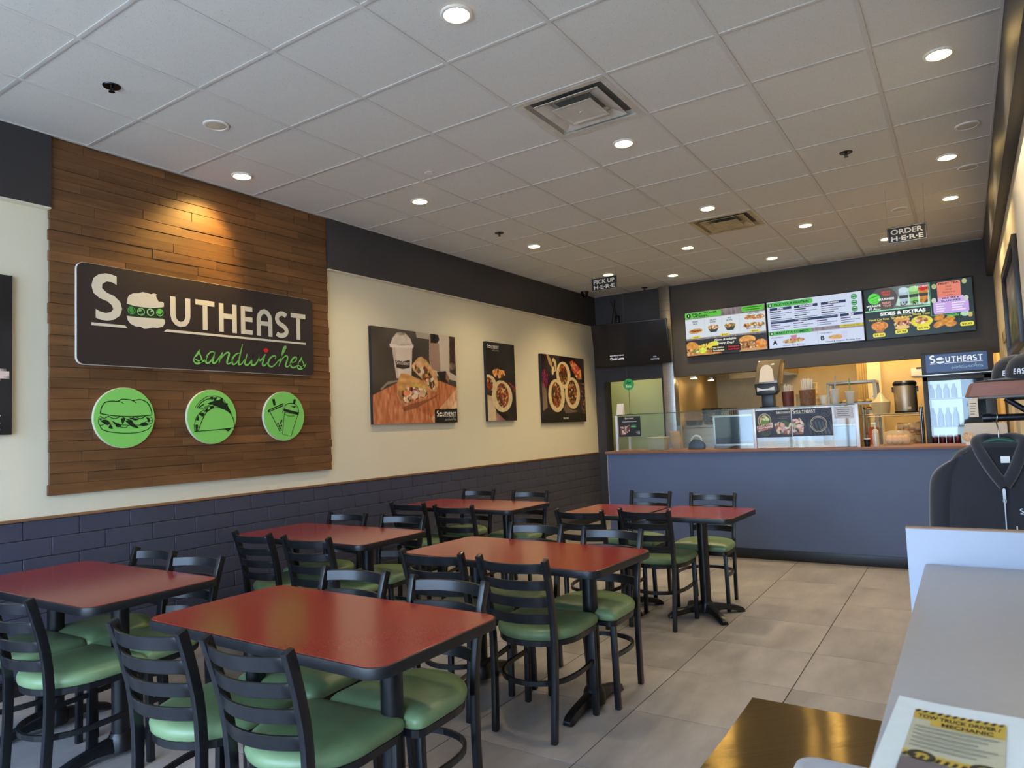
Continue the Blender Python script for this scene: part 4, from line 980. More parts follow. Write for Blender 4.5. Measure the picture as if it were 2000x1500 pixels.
def pt3(p, a, w, h):
    p.paint(p.X > -1, (196, 200, 210)); K = (60, 62, 70)
    a.stroke([(w * .06, h * .1), (w * .94, h * .1), (w * .94, h * .92), (w * .06, h * .92)], .002, K, closed=True)
    for k in range(4): a.rect(w * (.16 + .03 * (k % 2)), h * (.70 - .17 * k), w * (.84 - .04 * (k % 3)), h * (.76 - .17 * k), (120, 122, 130))
poster('notice_paper', 3.535, 3.70, 1.365, 1.478, 6.3445, 'small white typed notice taped at the right end of the counter glass', pt3, 'notice')
def pt4(p, a, w, h):
    n = p.noise(6, 5); p.paint(p.X > -1, (38, 38, 40), n, 8)
    p.poly([(w * .08, h * .5), (w * .5, h * .58), (w * .5, h * .3), (w * .3, h * .1), (w * .06, h * .1)], (150, 100, 90), n, 30); p.bits(p.pmask([(w * .08, h * .5), (w * .5, h * .58), (w * .5, h * .2), (w * .06, h * .1)]), 40, .006, .016, [(196, 150, 130), (90, 70, 70), (60, 70, 90), (220, 190, 170)])
    p.ell(w * .68, h * .5, w * .15, h * .09, (40, 120, 70)); p.paint((p.X > w * .78) & (p.X < w * .95) & (p.Y < h * .3) & (p.Y > h * .1), (120, 120, 120), p.noise(24, 24), 90)
    logo(a, w * .3, h * .87, w * .4, script=False, band=False); a.rect(w * .17, h * .73, w * .83, h * .76, (190, 190, 184)); a.rect(w * .59, h * .49, w * .77, h * .52, (206, 226, 206))
poster('flyer', 1.278, 1.545, 1.25, 1.474, 6.3445, 'black flyer at the left end of the counter glass', pt4, seed=24)

# things standing on the glass shelf
t = thing('napkin_dispenser', 'tall black and clear napkin dispenser standing on the glass shelf', 'dispenser', (2.90, 6.52, 1.501))
mSMOKE = mat('smoked_clear_plastic', (122, 108, 86), 0.12, spec=0.6, var=(6, 0.2))
MB().box(-0.075, 0.075, -0.09, 0.11, 0, 0.012).build('foot_plate', mBLKPL, t, bevel=0.004)
MB().box(-0.06, 0.06, -0.05, 0.06, 0.012, 0.16).build('pedestal', mBLKPL, t, bevel=0.008)
MB().prism([(-0.105, 0.13), (0.075, 0.13), (0.11, 0.17), (0.11, 0.25), (-0.12, 0.25)], -0.095, 0.03, Matrix(((1, 0, 0, 0.005), (0, 0, 1, 0), (0, 1, 0, 0), (0, 0, 0, 1)))).build('mouth', mBLKPL, t, bevel=0.008)
MB().loft([[(x, y, z) for x, y in ((-0.115 + k, -0.09 + f), (0.115 + k, -0.09 + f), (0.125 + k, 0.12), (-0.105 + k, 0.12))] for z, k, f in ((0.24, 0.0, 0.0), (0.44, 0.03, 0.03), (0.49, 0.04, 0.06))]).build('napkin_housing', mSMOKE, t, bevel=0.012)
MB().loft([[(x * k, y, z) for x, y in ((-0.075, -0.012), (0.075, -0.012), (0.075, -0.002), (-0.075, -0.002))] for z, k in ((0.0, 1.0), (0.13, 0.8), (0.165, 0.5), (0.178, 0.2))], M=Matrix.Translation((0.012, -0.09, 0.262)) @ Matrix.Rotation(-0.15, 4, 'X')).build('paper_label', mat('label_paper', (226, 214, 200), 0.6), t)
MB().loft([[(x, -0.098, z + s * h) for s in (-1, 1)] + [(x, -0.106, z + s * h) for s in (1, -1)] for x, z, h in ((-0.085, 0.19, 0.02), (-0.03, 0.185, 0.008), (0.03, 0.187, 0.008), (0.085, 0.195, 0.02))]).build('napkin', mWHITE, t)

def straw_tub(x, y, r, h, n, m, label, sh):
    t = thing('straw_holder', label, 'straw holder', (x, y, 1.501), 0, 'straw holders')
    MB().lathe([(0.0, 0.0), (r * 0.92, 0.0), (r, h), (r * 0.93, h), (r * 0.86, 0.012), (0.0, 0.012)], 24).build('tub', m, t, smooth=True)
    for k in range(n):
        a = 2 * PI * k * 0.618; rr = r * 0.72 * math.sqrt((k + 0.5) / n)
        MB().cyl((rr * 0.6 * math.cos(a), rr * 0.6 * math.sin(a), 0.02), (rr * 1.1 * math.cos(a), rr * 1.1 * math.sin(a), sh + RND.uniform(-0.015, 0.012)), 0.0048, n=6).build('straw', mat('straw_paper', (222, 218, 206), 0.5), t)
straw_tub(3.095, 6.5, 0.058, 0.155, 16, mat('wine_red_tub', (96, 44, 36), 0.5, var=(20, 0.3)), 'wine red tub of thin straws on the glass shelf', 0.225)
straw_tub(3.28, 6.5, 0.076, 0.16, 26, mat('brown_speckled_tub', (112, 78, 56), 0.6, var=(40, 0.4)), 'wider brown tub packed with white wrapped straws on the glass shelf', 0.265)
def drink(x, y, label, h, cc, sc, tilt):
    t = thing('plastic_cup', label, 'cup', (x, y, 1.501), 0, 'display cups')
    MB().lathe([(0.0, 0.0), (0.032, 0.0), (0.044, h), (0.042, h), (0.031, 0.004), (0.0, 0.004)], 20).build('cup', mat('clear_cup', (226, 226, 220), 0.1, alpha=0.45), t, smooth=True)
    MB().lathe([(0.0, 0.005), (0.030, 0.005), (0.037, h * 0.55), (0.0, h * 0.55)], 20).build('drink', mat('drink_' + name_of(cc), cc, 0.3), t, smooth=True)
    MB().lathe([(0.0, h + 0.004), (0.046, h + 0.004), (0.046, h - 0.006), (0.0, h - 0.006)], 20).build('lid', mat('clear_lid', (214, 216, 214), 0.15, alpha=0.6), t, smooth=True)
    MB().cyl((0, 0, 0.02), (tilt, 0, h + 0.13), 0.006, n=8).build('straw', mat('straw_' + name_of(sc), sc, 0.4), t)
def name_of(c): return '%d_%d_%d' % c
drink(3.53, 6.5, 'clear cup of purple drink with fat pale straw on the glass shelf', 0.15, (150, 120, 150), (150, 160, 180), 0.012)
drink(3.66, 6.55, 'smaller clear cup with thin green straw on the glass shelf', 0.12, (170, 140, 110), (120, 150, 110), 0.0)
t = thing('paper_cup', 'plain white paper cup between straw tub and display cups', 'cup', (3.41, 6.6, 1.501))
MB().lathe([(0.0, 0.0), (0.028, 0.0), (0.04, 0.10), (0.037, 0.10), (0.026, 0.004), (0.0, 0.004)], 20).build('cup', mat('paper_cup_white', (232, 222, 200), 0.6), t, smooth=True)

# delivery sign on a stick, at the left end of the shelf
t = thing('delivery_sign', 'round green delivery sign on a thin stick, left end of the counter', 'sign', (1.335, 6.55, 1.501))
MB().cyl((0, 0, 0), (0, 0, 0.30), 0.003, n=8).build('stick', mBLKPL, t)
MB().box(-0.03, 0.03, -0.02, 0.02, 0, 0.006).build('foot', mBLKPL, t)
MB().prism(arc(0, 0, 0.066, 0.066, 0, 360 * 31 / 32, 31), -0.002, 0.002, Matrix(((1, 0, 0, 0.0), (0, 0, 1, 0), (0, 1, 0, 0.35), (0, 0, 0, 1)))).build('disc', mat('delivery_green', (46, 160, 84), 0.5), t)
a = Art(0.0003); a.text('Uber', 0, 0.008, 0.03, (16, 30, 20), 'c', 0.02, w=0.07); a.text('Eats', 0, -0.034, 0.03, (226, 246, 220), 'c', 0.02, w=0.065); a.build('lettering', mSIGNP, t, (0, -0.0026, 0.35))
t = thing('tent_card', 'small red and white folded card below the green delivery sign', 'card', (1.215, 6.55, 1.501))
MB().loft([[(-0.04, y, 0), (0.04, y, 0), (0.045, y * 0.2, 0.13), (-0.035, y * 0.2, 0.13)] for y in (-0.03, 0.03)]).build('card', mat('card_white', (230, 222, 214), 0.6), t)
a = Art(); a.rect(-.028, .055, .03, .085, (196, 70, 50), .004); a.build('lettering', mSIGNP, t, (0.003, -0.0225, 0), (1, 0, 0), (0, 0.19, 0.98))

# on the counter, behind and beside the glass
def simple(name, label, cat, loc, *parts, group=None):
    t = thing(name, label, cat, loc, 0, group)
    for nm, m, mb, kw in parts: mb.build(nm, m, t, **kw)
    return t
mKRAFT = mat('kraft_paper', (176, 140, 100), 0.7, var=(10, 0.12)); mCARD = mat('beige_card', (206, 190, 150), 0.7)
simple('takeout_box', 'beige takeout box behind the left counter glass', 'box', (1.66, 6.56, 1.088), ('box', mCARD, MB().loft([[(x * k, y * k, z) for x, y in ((-.1, -.08), (.1, -.08), (.1, .08), (-.1, .08))] for z, k in ((0, .9), (.13, 1.0))]), dict(bevel=.003)), ('lid', mCARD, MB().box(-.105, .105, -.085, .085, .13, .142), dict(bevel=.003)))
simple('paper_bag', 'brown paper bag leaning behind the left counter glass', 'bag', (1.86, 6.62, 1.088), ('bag', mKRAFT, MB().loft([[(x + s, y * k, z) for x, y in ((-.05, -.04), (.05, -.04), (.05, .04), (-.05, .04))] for z, k, s in ((0, 1, 0), (.12, .9, -.008), (.2, .3, -.03))]), dict(bevel=.003)))
simple('tape_dispenser', 'black tape dispenser with white roll behind the counter glass', 'dispenser', (2.12, 6.5, 1.088), ('base', mBLKPL, MB().prism([(-.09, 0), (.09, 0), (.09, .05), (.05, .10), (-.03, .11), (-.08, .06)], -.03, .03, Matrix(((1, 0, 0, 0), (0, 0, 1, 0), (0, 1, 0, 0), (0, 0, 0, 1)))), dict(bevel=.006)), ('tape_roll', mWHITE, MB().tube([(.055 * math.cos(a), -.0, .09 + .055 * math.sin(a)) for a in [2 * PI * k / 20 for k in range(20)]], .012, 8, closed=True), dict(smooth=True)))
t = thing('food_warmer', 'small stainless food warmer with white frame door behind the glass', 'food warmer', (2.53, 6.62, 1.088))
MB().box(-.22, .22, -.12, .2, 0, .36).build('cabinet', mSTEEL, t, bevel=.004)
MB().box(-.2, .2, -.126, -.121, .05, .335).build('window', mat('dark_glass', (44, 48, 56), .1), t)
for x0, x1, z0, z1 in ((-.215, -.195, .03, .35), (.195, .215, .03, .35), (-.215, .215, .335, .352), (-.215, .215, .028, .05)): MB().box(x0, x1, -.132, -.121, z0, z1).build('door_frame', mALU, t, bevel=.002)
simple('tongs', 'steel tongs resting in front of the food warmer window', 'tongs', (2.56, 6.44, 1.088), ('arm', mSTEEL, MB().tube([(-.1, 0, .01), (0, .01, .03), (.12, 0, .012)], .005, 8), dict(smooth=True)), ('arm', mSTEEL, MB().tube([(-.1, 0.002, .012), (0, -.02, .012), (.12, -.005, .03)], .005, 8), dict(smooth=True)))
for k, x in enumerate((3.12, 3.21, 3.30)):
    simple('glass_jar', ('leftmost', 'middle', 'rightmost')[k] + ' of three small pale jars at the foot of the posters', 'jar', (x, 6.42, 1.088), ('jar', mat('pale_jar', (214, 206, 190), .2), MB().lathe([(0, 0), (.032, 0), (.034, .07), (.028, .085), (0, .085)], 18), dict(smooth=True)), ('lid', mWHITE, MB().lathe([(0, .085), (.03, .085), (.03, .105), (0, .105)], 18), dict(smooth=True)), group='jars behind the glass')
simple('storage_bin', 'clear frosted plastic bin behind the right counter glass', 'bin', (3.6, 6.56, 1.088), ('bin', mat('frosted_bin', (198, 206, 216), .35), MB().loft([[(x * k, y * k, z) for x, y in ((-.1, -.1), (.1, -.1), (.1, .1), (-.1, .1))] for z, k in ((.005, .92), (.2, 1.0))]), dict(bevel=.006)), ('lid', mWHITE, MB().box(-.105, .105, -.105, .105, .2, .215), dict(bevel=.004)))
simple('pump_bottle', 'clear hand sanitizer pump bottle on the counter beside the glass', 'bottle', (3.87, 6.42, 1.088), ('bottle', mat('sanitizer_bottle', (196, 190, 176), .15), MB().lathe([(0, 0), (.028, 0), (.03, .12), (.026, .15), (.012, .165), (0, .165)], 18), dict(smooth=True)), ('pump', mWHITE, MB().cyl((0, 0, .165), (0, 0, .215), .007, n=10).box(-.035, .008, -.008, .008, .208, .222), dict(bevel=.002)))
simple('small_cup', 'small black cup with white rim on the counter beside the pump bottle', 'cup', (3.795, 6.42, 1.088), ('cup', mBLKPL, MB().lathe([(0, 0), (.022, 0), (.03, .07), (0, .07)], 16), dict(smooth=True)), ('rim', mWHITE, MB().lathe([(0, .07), (.031, .07), (.031, .078), (0, .078)], 16), dict(smooth=True)))

# ------------------------------------------------------------------ behind the counter
t = thing('wire_shelf', 'chrome wire shelving unit behind the counter, left of the fridge', 'shelving', (3.91, 7.9, 0))
for sx in (-1, 1):
    for sy in (-1, 1): MB().cyl((sx * .275, sy * .17, 0), (sx * .275, sy * .17, 1.45), .0125, n=10).build('post', mSTEEL, t, smooth=True)
for z in (0.3, 1.02, 1.385):
    MB().tube([(-.275, -.17, z), (.275, -.17, z), (.275, .17, z), (-.275, .17, z)], .006, 8, closed=True).tube([(-.275, -.17, z - .025), (.275, -.17, z - .025), (.275, .17, z - .025), (-.275, .17, z - .025)], .005, 8, closed=True).build('shelf_rim', mSTEEL, t, smooth=True)
    for k in range(15): MB().cyl((-.26 + .037 * k, -.17, z), (-.26 + .037 * k, .17, z), .003, n=6).build('shelf_wire', mSTEEL, t)
simple('drink_urn', 'tall stainless insulated urn with black lid on the wire shelf', 'urn', (4.045, 7.88, 1.391), ('body', mat('urn_steel', (196, 180, 152), .45, 0.9), MB().lathe([(0, .02), (.108, .02), (.112, .04), (.112, .29), (.108, .305), (0, .305)], 32), dict(smooth=True)), ('lid', mBLKPL, MB().lathe([(0, .305), (.116, .305), (.118, .33), (.1, .352), (0, .355)], 32), dict(smooth=True)), ('base', mBLKPL, MB().lathe([(0, 0), (.114, 0), (.116, .02), (0, .02)], 32), dict(smooth=True)), ('handle', mBLKPL, MB().box(.108, .128, -.02, .02, .23, .29), dict(bevel=.003)), ('handle', mBLKPL, MB().box(-.128, -.108, -.02, .02, .23, .29), dict(bevel=.003)), ('label_plate', mat('urn_label', (200, 180, 150), .5), MB().box(.02, .055, -.113, -.098, .04, .065), {}))
simple('plastic_tub', 'round clear plastic tub with wrapped contents on the wire shelf', 'tub', (3.80, 7.86, 1.391), ('tub', mat('clear_tub', (216, 200, 160), .25, alpha=.75), MB().lathe([(0, 0), (.085, 0), (.1, .13), (0, .13)], 22), dict(smooth=True)), ('wrap', mat('cling_wrap', (226, 208, 160), .2, alpha=.8), MB().lathe([(0, .24), (.02, .23), (.05, .18), (.1, .13), (0, .13)], 14), dict(smooth=True)))
mBUN = mat('baked_bread', (186, 122, 62), .55, var=(18, .3), rnd=.15); mBAG = mat('clear_bag', (236, 220, 190), .15, alpha=.28)
def bread_bag(x, y, z, w, h, label):
    t = thing('bread_bag', label, 'bag', (x, y, z), 0, 'bags of bread')
    for k in range(4):
        for j in range(2):
            MB().lathe([(0, -.5), (.25, -.46), (.42, -.3), (.47, 0), (.42, .3), (.25, .46), (0, .5)], 12, Matrix.Translation(((k - 1.5) * w / 4.4, 0, h * (.28 + .42 * j))) @ Matrix.Rotation(PI / 2 + .2 * (k - 1.5), 4, 'X') @ Matrix.Diagonal((w * .3, h * .48, .24, 1))).build('bun', mBUN, t, smooth=True)
    MB().loft([[(a * w / 2 * k, b * .14 * k, zz) for a, b in ((-1, -1), (0, -1.1), (1, -1), (1, 1), (0, 1.1), (-1, 1))] for zz, k in ((0.0, .96), (h * .5, 1.04), (h * .92, .95), (h, .6))]).build('wrapper', mBAG, t, smooth=True, ang=80)
bread_bag(4.06, 7.9, 1.028, 0.25, 0.125, 'bag of bread rolls on the lower wire shelf near the fridge')
bread_bag(4.06, 7.9, 1.16, 0.25, 0.12, 'bag of bread rolls stacked on another bag near the fridge')
t = thing('bread_bag', 'bag of pale bread lying on the counter in front of the shelves', 'bag', (4.03, 6.7, 1.088), 0, 'bags of bread')
for k in range(4): MB().lathe([(0, -.5), (.3, -.44), (.46, -.2), (.46, .2), (.3, .44), (0, .5)], 12, Matrix.Translation(((k - 1.5) * .045, 0, .05)) @ Matrix.Rotation(PI / 2, 4, 'X') @ Matrix.Diagonal((.075, .1, .2, 1))).build('bun', mat('pale_bread', (208, 160, 96), .55, var=(18, .25)), t, smooth=True)
MB().loft([[(a * .115 * k, b * .12 * k, zz) for a, b in ((-1, -1), (0, -1.1), (1, -1), (1, 1), (0, 1.1), (-1, 1))] for zz, k in ((0.0, .96), (.07, 1.02), (.125, .9), (.14, .5))]).build('wrapper', mBAG, t, smooth=True, ang=80)
simple('red_package', 'red and orange food package on the shelf behind the pump bottle', 'package', (3.71, 7.87, 1.026), ('pouch', mat('red_package', (196, 92, 62), .5, var=(12, .3)), MB().loft([[(a * .05 * k, b * .04, z) for a, b in ((-1, -1), (1, -1), (1, 1), (-1, 1))] for z, k in ((0, 1), (.16, 1.05), (.22, .9))]), dict(bevel=.008)))

t = thing('sheet_pan_rack', 'tall aluminium sheet pan rack loaded with trays behind the counter', 'rack', (3.42, 8.75, 0))
mALU2 = mat('rack_aluminium', (168, 162, 150), .38, .9)
for sx in (-1, 1):
    for sy in (-1, 1): MB().box(sx * .26 - .015, sx * .26 + .015, sy * .2 - .015, sy * .2 + .015, 0, 1.78).build('upright', mALU2, t, bevel=.002)
MB().box(-.275, .275, -.215, .215, 1.78, 1.81).build('top', mALU2, t, bevel=.003)
for k in range(8):
    z = .9 + .1 * k
    for sx in (-1, 1): MB().box(sx * .245 - .012, sx * .245 + .012, -.2, .2, z, z + .012).build('runner', mALU2, t)
for k, (z, c) in enumerate(((1.115, (60, 44, 34)), (1.415, (190, 150, 90)), (1.515, (206, 176, 120)))):
    tr_ = thing('sheet_pan', ('lowest visible sheet pan of dark food in the pan rack', 'middle sheet pan of rolls in the pan rack', 'upper sheet pan of wrapped bread in the pan rack')[k], 'tray', (3.42, 8.75, z), 0, 'sheet pans in the rack')
    MB().box(-.225, .225, -.19, .19, 0, .006).box(-.225, -.219, -.19, .19, .006, .026).box(.219, .225, -.19, .19, .006, .026).box(-.219, .219, -.19, -.184, .006, .026).box(-.219, .219, .184, .19, .006, .026).build('pan', mALU2, tr_)
    for q in range(5): MB().lathe([(0, -.5), (.3, -.44), (.46, -.15), (.46, .15), (.3, .44), (0, .5)], 10, Matrix.Translation(((q - 2) * .085, -.06, .04)) @ Matrix.Rotation(PI / 2, 4, 'X') @ Matrix.Diagonal((.085, .065, .22, 1))).build('bread_roll', mat('roll_%d' % k, c, .55, var=(20, .2)), tr_, smooth=True)

# hood, wall of the fry station, baskets, cup stacks
t = thing('exhaust_hood', 'steel kitchen exhaust hood above the fry station', 'hood', (2.0, 9.4, 2.04))
mHOOD = mat('hood_steel', (196, 176, 130), .35, .85, var=(5, .12))
MB().loft([[(a, b, z) for a, b in ((x0, -.85), (x1, -.85), (x1, .85), (x0, .85))] for x0, x1, z in ((-.55, .5, 0), (-.55, .5, .1), (-.55, .3, .5), (-.55, .3, .7))], cap0=False).build('canopy', mHOOD, t)
for k in range(4): MB().loft([[(-.5 + dx, -.8 + .4 * k + dy, .06 + dz) for dx, dy, dz in ((0, .01, .3), (.9, .01, 0.02), (.9, .39, 0.02), (0, .39, .3))], [(-.5 + dx, -.8 + .4 * k + dy, .08 + dz) for dx, dy, dz in ((0, .01, .3), (.9, .01, 0.02), (.9, .39, 0.02), (0, .39, .3))]]).build('baffle_filter', mat('hood_filter', (150, 128, 92), .4, .8), t)
simple('fryer_bench', 'stainless fry bench against the kitchen left wall', 'bench', (1.58, 9.3, 0), ('cabinet', mSTEEL, MB().box(-.33, .33, -.75, .8, 0, 1.3), dict(bevel=.01)), ('top', mSTEEL, MB().box(-.34, .34, -.76, .81, 1.3, 1.33), dict(bevel=.004)))
mWIRE = mat('black_wire', (30, 26, 22), .5)
def wire_basket(x, y, z, r, h, label):
    t = thing('wire_basket', label, 'basket', (x, y, z), 0, 'black wire baskets')
    for k, zz in enumerate((0.01, h * .5, h)):
        rr = r * (.75 + .25 * zz / h); MB().tube([(rr * math.cos(2 * PI * i / 20), rr * math.sin(2 * PI * i / 20), zz) for i in range(20)], .008, 6, closed=True).build('hoop', mWIRE, t)
    for i in range(16):
        a = 2 * PI * i / 16; MB().tube([(0.2 * r * math.cos(a), .2 * r * math.sin(a), .006), (r * .76 * math.cos(a), r * .76 * math.sin(a), .01), (r * math.cos(a), r * math.sin(a), h)], .006, 5).build('rib', mWIRE, t)
for k in range(4): wire_basket(1.62, 8.72, 1.33 + .045 * k, .13, .09, ('bottom', 'second from bottom', 'third from bottom', 'topmost')[k] + ' black wire basket in the round stack under the hood')
t = thing('wire_rack', 'upright dark wire rack standing right of the stacked round baskets', 'rack', (1.84, 8.80, 1.33))
for k in range(7): MB().tube([(-.09 + .03 * k, 0, 0), (-.09 + .03 * k + .008, .0, .09), (-.09 + .03 * k - .004, 0, .16), (-.09 + .03 * k, 0, .22)], .005, 6).build('bar', mWIRE, t)
MB().cyl((-.1, 0, .22), (.1, 0, .22), .004, n=6).cyl((-.1, 0, .003), (.1, 0, .003), .004, n=6).build('rail', mWIRE, t)
simple('fry_pan', 'low dark pan left of the stacked wire baskets', 'pan', (1.38, 8.66, 1.33), ('pan', mWIRE, MB().lathe([(0, 0), (.1, 0), (.12, .07), (.115, .07), (.095, .008), (0, .008)], 22), dict(smooth=True)))
for k, (x, y, n) in enumerate(((2.76, 8.9, 3), (2.92, 8.95, 5), (2.98, 8.7, 2))):
    for j in range(n):
        simple('paper_cup_sleeve', ('lowest', 'second', 'third', 'fourth', 'fifth')[j] + ' cup from below in the ' + ('left', 'tallest', 'front right')[k] + ' stack of cream paper cups behind the straws', 'cup', (x, y, 1.45 + .07 * j), ('cup', mat('cream_cup', (226, 204, 150), .6), MB().lathe([(0, 0), (.045, 0), (.055, .1), (0, .1)], 18), dict(smooth=True)), ('rim', mat('cream_cup', (226, 204, 150), .6), MB().tube([(.055 * math.cos(2 * PI * i / 18), .055 * math.sin(2 * PI * i / 18), .1) for i in range(18)], .004, 6, closed=True), {}), group='stacked cream paper cups')
simple('prep_table', 'stainless prep table carrying stacks of cups', 'table', (2.75, 8.9, 0), ('top', mSTEEL, MB().box(-.3, .33, -.32, .3, 1.41, 1.45), dict(bevel=.004)), ('body', mSTEEL, MB().box(-.28, .31, -.3, .28, 0, 1.41), dict(bevel=.004)))
simple('wall_clipboard', 'small framed note on the kitchen wall above the urn', 'note', (4.12, 9.43, 1.86), ('sheet', mWHITE, MB().box(-.09, .09, -.006, .006, 0, .1), dict(bevel=.002)), ('clip', mBLKPL, MB().box(-.03, .03, -.01, .0, .09, .11), {}))
simple('curtain_strip', 'folded tan door curtain beside the cream kitchen post', 'curtain', (3.46, 9.46, 0.6), ('curtain', mat('tan_cloth', (190, 166, 118), .7), MB().loft([[(-.07 + .014 * i, .012 * (i % 2), z) for i in range(11)] + [(.07 - .014 * i, .03 + .012 * (i % 2), z) for i in range(11)] for z in (0, 2.1)]), {}))
# kitchen and corridor lamps
def panel_lamp(x, y, z, w, d, label, col, power):
    t = thing('ceiling_panel_light', label, 'ceiling light', (x, y, z), 0, 'kitchen panel lights')
    MB().box(-w / 2, w / 2, -d / 2, d / 2, -.03, 0).build('housing', mWHITE, t, bevel=.004)
    MB().box(-w / 2 + .02, w / 2 - .02, -d / 2 + .02, d / 2 - .02, -.036, -.03).build('diffuser', mat('panel_diffuser_' + name_of(col), col, .5, emit=power), t)
panel_lamp(3.2, 9.0, 2.75, 1.0, .3, 'warm panel light on the kitchen ceiling, right of the hood', (255, 214, 140), 22.0)
panel_lamp(4.3, 8.95, 2.75, .8, .3, 'warm panel light on the kitchen ceiling near the fridge', (255, 216, 148), 16.0)
panel_lamp(1.75, 8.75, 2.72, .5, .2, 'warm panel light on the kitchen ceiling over the fry bench', (255, 210, 130), 12.0)
panel_lamp(0.1, 9.1, 2.6, .6, .3, 'soft panel light on the corridor ceiling behind the TV wall', (250, 246, 206), 9.0)
for hk, hy_ in enumerate((8.62, 9.4)):  # lamps added to brighten the fry wall; the far one is invented
  t = thing('hood_fill_lamp', ('fill lamp under the front end of the exhaust hood', 'added fill lamp under the far part of the exhaust hood')[hk], 'lamp', (1.42, hy_, 1.995), 0, 'hood fill lamps')
  MB().box(-.04, .04, -.03, .03, 0, .05).build('housing', mSTEEL, t, bevel=.004)
  MB().box(-.035, .035, -.02, .026, -.006, -.0005).build('lens', mat('hood_lamp_lens', (255, 216, 150), .3, emit=45.0), t)

# ------------------------------------------------------------------ glass-door fridge
t = thing('drinks_fridge', 'tall black glass-door drinks fridge with a lit SOUTHEAST header', 'fridge', (4.548, 7.9, 0))
mFR = mat('fridge_black', (34, 35, 40), .4)
W2 = .312
MB().box(-W2, -W2 + .04, -.34, .34, 0, 2.01).box(W2 - .04, W2, -.34, .34, 0, 2.01).box(-W2 + .04, W2 - .04, .3, .34, 0, 2.01).box(-W2 + .04, W2 - .04, -.34, .3, 0, .2).box(-W2 + .04, W2 - .04, -.34, .3, 1.76, 2.01).build('cabinet', mFR, t)
MB().box(-W2, W2, -.40, -.345, 1.775, 2.01).build('header', mFR, t, bevel=.006)
MB().box(-W2 + .04, .02, .285, .299, .22, 1.75).build('glow_back_panel', mat('fridge_glow', (206, 224, 238), .5, emit=.35), t)  # panel made to glow in place of the fridge's inside lighting
a = Art(0.0005); a.rect(-.27, 0, .262, .185, (58, 84, 128)); a.up(); logo(a, -.235, .085, .46, W=(240, 244, 246), SCR=(150, 180, 184), band=False, leaf=None); a.build('header_print', colmat('header_backlit', 0.55, .3), t, (0, -.4008, 1.797))
MB().box(-W2, W2, -.403, -.40, 1.768, 1.776).build('chrome_strip', mSTEEL, t)
for x0, x1, z0, z1 in ((-W2, -W2 + .045, .2, 1.755), (W2 - .09, W2, .2, 1.755), (-W2, W2, 1.71, 1.755), (-W2, W2, .2, .26)): MB().box(x0, x1, -.385, -.345, z0, z1).build('door_frame', mFR, t, bevel=.003)
MB().box(-W2 + .045, W2 - .09, -.368, -.362, .26, 1.71).build('door_glass', mGLASS, t)
for z in (.6, 1.01, 1.22, 1.52): MB().box(-W2 + .05, W2 - .05, -.3, .27, z, z + .012).build('shelf', mat('shelf_white', (226, 232, 236), .4), t)
def bottle(x, y, z, h, r, c, label, group):
    simple('drink_bottle', label, 'bottle', (x, y, z), ('bottle', mat('bottle_' + name_of(c), c, .15), MB().lathe([(0, 0), (r, 0), (r, h * .6), (r * .45, h * .82), (r * .45, h * .92), (0, h * .92)], 14), dict(smooth=True)), ('cap', mWHITE, MB().lathe([(0, h * .92), (r * .5, h * .92), (r * .5, h), (0, h)], 12), dict(smooth=True)), group=group)
pos_w = ('leftmost', 'second', 'third', 'fourth', 'fifth')
for k in range(4):
    bottle(4.30 + .068 * k, 7.72, 1.532, .15, .028, (206, 216, 216), pos_w[k] + ' small clear bottle on the top fridge shelf', 'clear bottles in the fridge')
    bottle(4.30 + .068 * k, 7.72, 1.232, .2, .029, (196, 214, 230), pos_w[k] + ' pale bottle on the second fridge shelf', 'pale bottles in the fridge')
    simple('drink_can', pos_w[k] + ' red drink can on the fridge shelf above the counter', 'can', (4.30 + .068 * k, 7.66, 1.022), ('can', mat('can_red', (150, 34, 52), .3, .3), MB().lathe([(0, 0), (.026, 0), (.031, .01), (.031, .11), (.026, .12), (0, .12)], 16), dict(smooth=True)), ('lid', mSTEEL, MB().lathe([(0, .12), (.025, .12), (.025, .122), (0, .122)], 14), {}), group='red cans in the fridge')
for k, (x0, x1, z0, z1, c, lab) in enumerate(((4.66, 4.80, 1.50, 1.63, (214, 206, 204), 'white price list with red writing taped on the fridge door'), (4.62, 4.70, 1.32, 1.50, (214, 222, 220), 'pale leaflet taped on the fridge door below the price list'))):
    tt = thing('fridge_notice', lab, 'notice', ((x0 + x1) / 2, 7.51, z0))
    MB().box(-(x1 - x0) / 2, (x1 - x0) / 2, 0, .003, 0, z1 - z0).build('sheet', mat('notice_%d' % k, c, .6), tt)
    a = Art()
    for q in range(5): a.rect(-(x1 - x0) * .35, (z1 - z0) * (.15 + .15 * q), (x1 - x0) * (.1 + .06 * q), (z1 - z0) * (.15 + .15 * q) + .008, (170, 50, 60) if (k == 0 and q > 2) else (110, 112, 120))
    a.build('writing', mSIGNP, tt, (0, -.0006, 0))
t = thing('pos_terminal', 'pale grey back of a till screen on the counter below the fridge', 'till', (4.73, 6.40, 1.088))
MB().prism(rrect(.31, .2, .02, 4), -.012, .012, Matrix.Translation((0, 0, .09)) @ Matrix.Rotation(PI / 2, 4, 'X')).build('screen', mat('till_grey', (196, 194, 188), .45), t, bevel=.003)
MB().box(-.05, .05, -.0, .1, 0, .03).build('stand', mat('till_grey', (196, 194, 188), .45), t, bevel=.004)
simple('floral_disc', 'round floral coaster leaning on the till screen', 'coaster', (4.598, 6.36, 1.115), ('disc', mat('floral', (206, 180, 150), .6, var=(60, .5)), MB().prism(arc(0, .045, .046, .046, 0, 360 * 23 / 24, 23), -.004, .004, Matrix.Rotation(PI / 2 - .1, 4, 'X')), {}), ('foot', mWHITE, MB().box(-.02, .02, -.01, .02, -.026, .002), {}))

